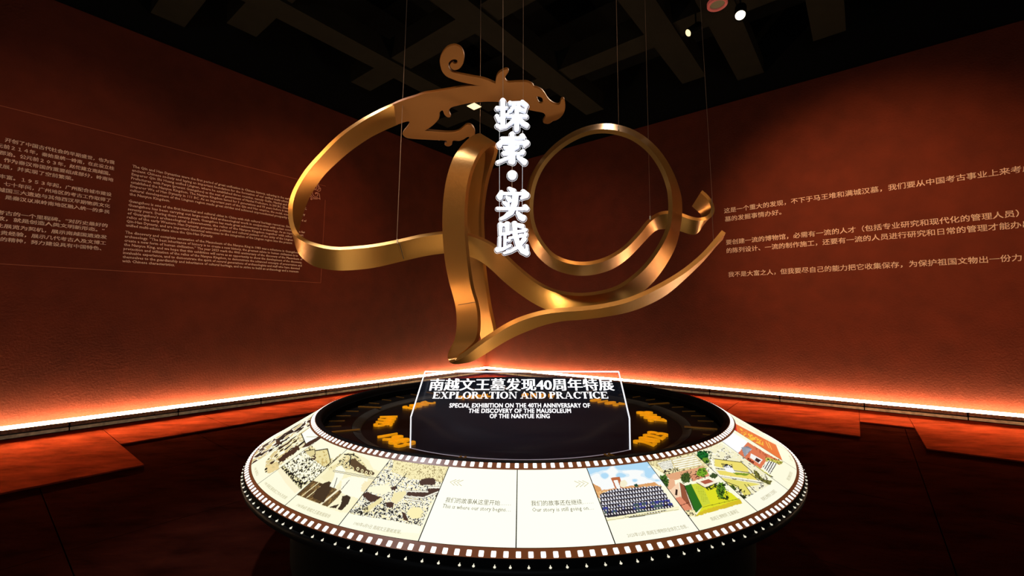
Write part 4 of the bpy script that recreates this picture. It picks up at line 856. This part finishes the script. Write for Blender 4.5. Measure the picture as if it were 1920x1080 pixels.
dl = [pl2(DRS, PA, PNd, UX, UY), pl2(EYE, PA, PNd, UX, UY)]
child('dragon_plate', flatcurve(dl, .016, .003, PA, (UX, UY, UZ)), M['goldpaint'], sc_, label='flat cut-out golden dragon body with horned head and clawed foot')
def seam_strip(pa, pb, Ya, Yb, wd=.004):
    a, b = atY(*pa, Ya), atY(*pb, Yb); bm = bmesh.new(); tube(bm, [a, b], wd, 5); child('seam', bm, M['seam'], sc_)
seam_strip((749, 456), (757, 485.5), 3.235, 3.39, .003); seam_strip((859, 572), (893, 566), 3.225, 3.10, .002)
CZ = 7.4
def wire(px, py, Y, par, r=.0028, zt=CZ, m=M['wire'], px2=None):
    a = atY(px, py, Y); b = Vector((a.x, a.y, zt)) if px2 is None else px2; bm = bmesh.new(); tube(bm, [a, b], r, 5); child('hanging_wire', bm, m, par)
wire(744, 452, 3.27, sc_, .0022, px2=atY(763, 0, 3.42)); wire(1160, 240, 3.32, sc_, .0012); wire(1219, 408, 3.64, sc_, .0012); wire(1336, 383, 3.62, sc_, .0014, px2=atY(1313, 0, 3.7)); wire(1338, 460, 3.15, sc_, .0016, px2=atY(1334, 372, 3.3)); wire(900, 256, 3.47, sc_, .0012)
for x, y, Y in ((745, 453, 3.25), (1338, 461, 3.12), (1160, 241, 3.33), (1219, 409, 3.63)):
    p = atY(x, y, Y); bm = bmesh.new(); tube(bm, [p - Z * .012, p + Z * .018], .006, 8); child('wire_clamp', bm, M['rail'], sc_)

# ---------------------------------------------------------------- hanging lit title characters
def sdf_loops(strokes, x0, y0, x1, y1, levels, step=.35):
    xs = np.arange(x0, x1, step); ys = np.arange(y0, y1, step); X, Y = np.meshgrid(xs, ys, indexing='ij'); Dm = np.full(X.shape, 1e9)
    for st in strokes:
        for (ax, ay, aw), (bx, by, bw) in zip(st[:-1], st[1:]):
            dx, dy = bx - ax, by - ay; L2 = dx * dx + dy * dy + 1e-9; t_ = np.clip(((X - ax) * dx + (Y - ay) * dy) / L2, 0, 1); Dm = np.minimum(Dm, np.hypot(X - ax - t_ * dx, Y - ay - t_ * dy) - (aw + (bw - aw) * t_))
        if len(st) == 1: ax, ay, aw = st[0]; Dm = np.minimum(Dm, np.hypot(X - ax, Y - ay) - aw)
    res = []
    for lv in levels:
        S = Dm - lv; segs = {}
        nx, ny = S.shape
        def ip(i, j, k, l):
            a, b = S[i, j], S[k, l]; t_ = a / (a - b); return (xs[i] + (xs[k] - xs[i]) * t_, ys[j] + (ys[l] - ys[j]) * t_)
        ins = S < 0; cellc = ins[:-1, :-1].astype(int) + ins[1:, :-1] + ins[1:, 1:] + ins[:-1, 1:]
        for i, j in zip(*np.where((cellc > 0) & (cellc < 4))):
            c = [(i, j), (i + 1, j), (i + 1, j + 1), (i, j + 1)]; E_ = []
            for k in range(4):
                a, b = c[k], c[(k + 1) % 4]
                if ins[a] != ins[b]: E_.append((tuple(sorted((a, b))), ins[a]))
            if len(E_) == 2: prs = [(E_[0], E_[1])]
            else: prs = [(E_[0], E_[1]), (E_[2], E_[3])]
            for e0, e1 in prs:
                if not e0[1]: e0, e1 = e1, e0
                segs[e0[0]] = e1[0]
        used = set()
        loops = []
        for st_ in list(segs):
            if st_ in used: continue
            L_ = []; e = st_
            while e in segs and e not in used: used.add(e); L_.append(ip(*e[0], *e[1])); e = segs[e]
            if len(L_) > 8: loops.append(L_)
        res.append(loops)
    return res
def CH(ox, oy, strokes): return [[(ox + x / 6.75, oy + y / 6.75, w_ / 6.75) for x, y, w_ in st] for st in strokes]
chars = [
 ('探', CH(920, 180, [[(155, 78, 30), (155, 390, 30)], [(155, 395, 28), (118, 412, 16), (82, 388, 20)], [(80, 168, 20), (150, 170, 13), (205, 165, 12)], [(80, 268, 20), (105, 318, 22), (215, 245, 12)],
   [(245, 105, 22)], [(240, 105, 13), (400, 100, 13)], [(400, 98, 26), (450, 135, 24)], [(300, 120, 18), (262, 195, 16), (225, 215, 12)], [(352, 130, 16), (372, 190, 16), (430, 205, 18), (445, 178, 10)], [(215, 268, 12), (450, 270, 20)], [(330, 170, 26), (328, 430, 32)],
   [(315, 270, 20), (270, 345, 20), (190, 405, 14), (120, 425, 12)], [(350, 275, 20), (400, 355, 26), (455, 385, 26)]])),
 ('索', CH(920, 180, [[(272, 500, 30), (272, 610, 28)], [(140, 548, 14), (395, 545, 14)], [(400, 520, 28), (425, 540, 16)], [(112, 628, 34), (140, 590, 18)], [(140, 600, 16), (440, 605, 20)], [(455, 605, 32), (425, 645, 14)],
   [(300, 630, 16), (215, 668, 18), (180, 668, 18)], [(180, 670, 14), (330, 660, 14)], [(345, 655, 18), (235, 715, 16), (160, 735, 16)], [(160, 745, 13), (400, 738, 13)], [(405, 722, 28)], [(280, 740, 30), (280, 840, 32), (235, 845, 14)], [(235, 790, 15), (90, 850, 18)], [(345, 785, 18), (425, 845, 34)]])),
 ('实', CH(920, 330, [[(235, 165, 14), (285, 200, 30)], [(135, 210, 16), (118, 270, 36)], [(140, 230, 13), (430, 232, 14)], [(412, 205, 22), (450, 250, 34), (388, 290, 14)], [(200, 275, 13), (238, 312, 28)], [(165, 345, 13), (215, 375, 28)],
   [(315, 255, 38), (305, 350, 38), (262, 465, 32), (180, 530, 18), (130, 550, 13)], [(85, 420, 15), (455, 424, 14)], [(435, 400, 26), (460, 422, 20)], [(335, 470, 16), (375, 525, 30), (410, 540, 34)]])),
 ('践', CH(920, 330, [[(125, 625, 26), (125, 745, 20)], [(212, 620, 30), (210, 725, 26)], [(120, 625, 14), (220, 625, 14)], [(120, 740, 14), (235, 735, 12)], [(182, 745, 18), (180, 910, 18)], [(118, 790, 18), (115, 915, 18)], [(180, 822, 13), (240, 818, 13)], [(88, 940, 28), (150, 930, 18), (250, 885, 10)],
   [(235, 722, 12), (410, 700, 14)], [(425, 690, 24), (450, 690, 12)], [(235, 790, 12), (420, 760, 14)], [(440, 748, 24)], [(302, 612, 28), (308, 740, 30), (345, 870, 30), (400, 950, 32), (455, 980, 30)], [(455, 985, 24), (455, 890, 13)], [(425, 805, 28), (350, 900, 20), (260, 955, 15), (172, 982, 14)], [(345, 630, 20), (400, 645, 24)]]))]
chars.append(('·', [[(960.4, 329.8, 8.2)]]))
TY = 2.95; Pt = atY(960, 340, TY); Nt = Vector((0, -1, 0)); TX, TU, TZ = Vector((1, 0, 0)), Vector((0, 0, 1)), Vector((0, -1, 0))
ht = empty('hanging_title', (Pt.x, TY, 1.8), 'vertical row of glowing white Chinese characters hung before the ribbons', 'hanging sign')
for nm, st in chars:
    xs = [p[0] for s in st for p in s]; ys = [p[1] for s in st for p in s]; face, out = sdf_loops(st, min(xs) - 12, min(ys) - 12, max(xs) + 12, max(ys) + 12, (-.75, 2.1))
    me = flatcurve([pl2(L_, Pt, Nt, TX, TU) for L_ in face], .012, .004, Pt + Vector((0, -.012, 0)), (TX, TU, TZ))
    me.materials.append(M['white']); me.materials.append(M['whiteside'])
    mi = [0 if abs(p.normal.y) > .9 else 1 for p in me.polygons]; me.polygons.foreach_set('material_index', mi)
    child('character' if nm != '·' else 'dot', me, None, ht, label='glowing white character %s' % nm if nm != '·' else 'round glowing dot between the character pairs')
    big = [L_ for L_ in out if len(L_) > 40]
    back = flatcurve([pl2(L_, Pt, Nt, TX, TU) for L_ in big], .002, 0, Pt + Vector((0, .004, 0)), (TX, TU, TZ)); child('backing_plate', back, M['acrylic'], ht)
    for L_ in big:
        bm = bmesh.new(); q = [Pt + TX * a + TU * b for a, b in pl2(L_[::2], Pt, Nt, TX, TU)]; tube(bm, q, .0011, 4, True); child('plate_edge', bm, M['edge'], ht)
def tw(x0, y0, x1, y1, r=.0014):
    bm = bmesh.new(); tube(bm, [atY(x0, y0, TY + .01), atY(x1, y1, TY + .01)], r, 5); child('hanging_wire', bm, M['wire'] if r > .001 else M['edge'], ht)
tw(943.5, -600, 943, 190, .0020); tw(981.5, -600, 981, 190, .0011)
for a in ((936.5, 245, 936.5, 420), (980, 245, 979, 410)): tw(*a, .0009)
tw(960.5, 310, 960, 322, .0022); tw(960, 338, 960, 352, .0022); tw(948, 412, 948, 420, .0022); tw(966, 246, 964, 252, .0018)
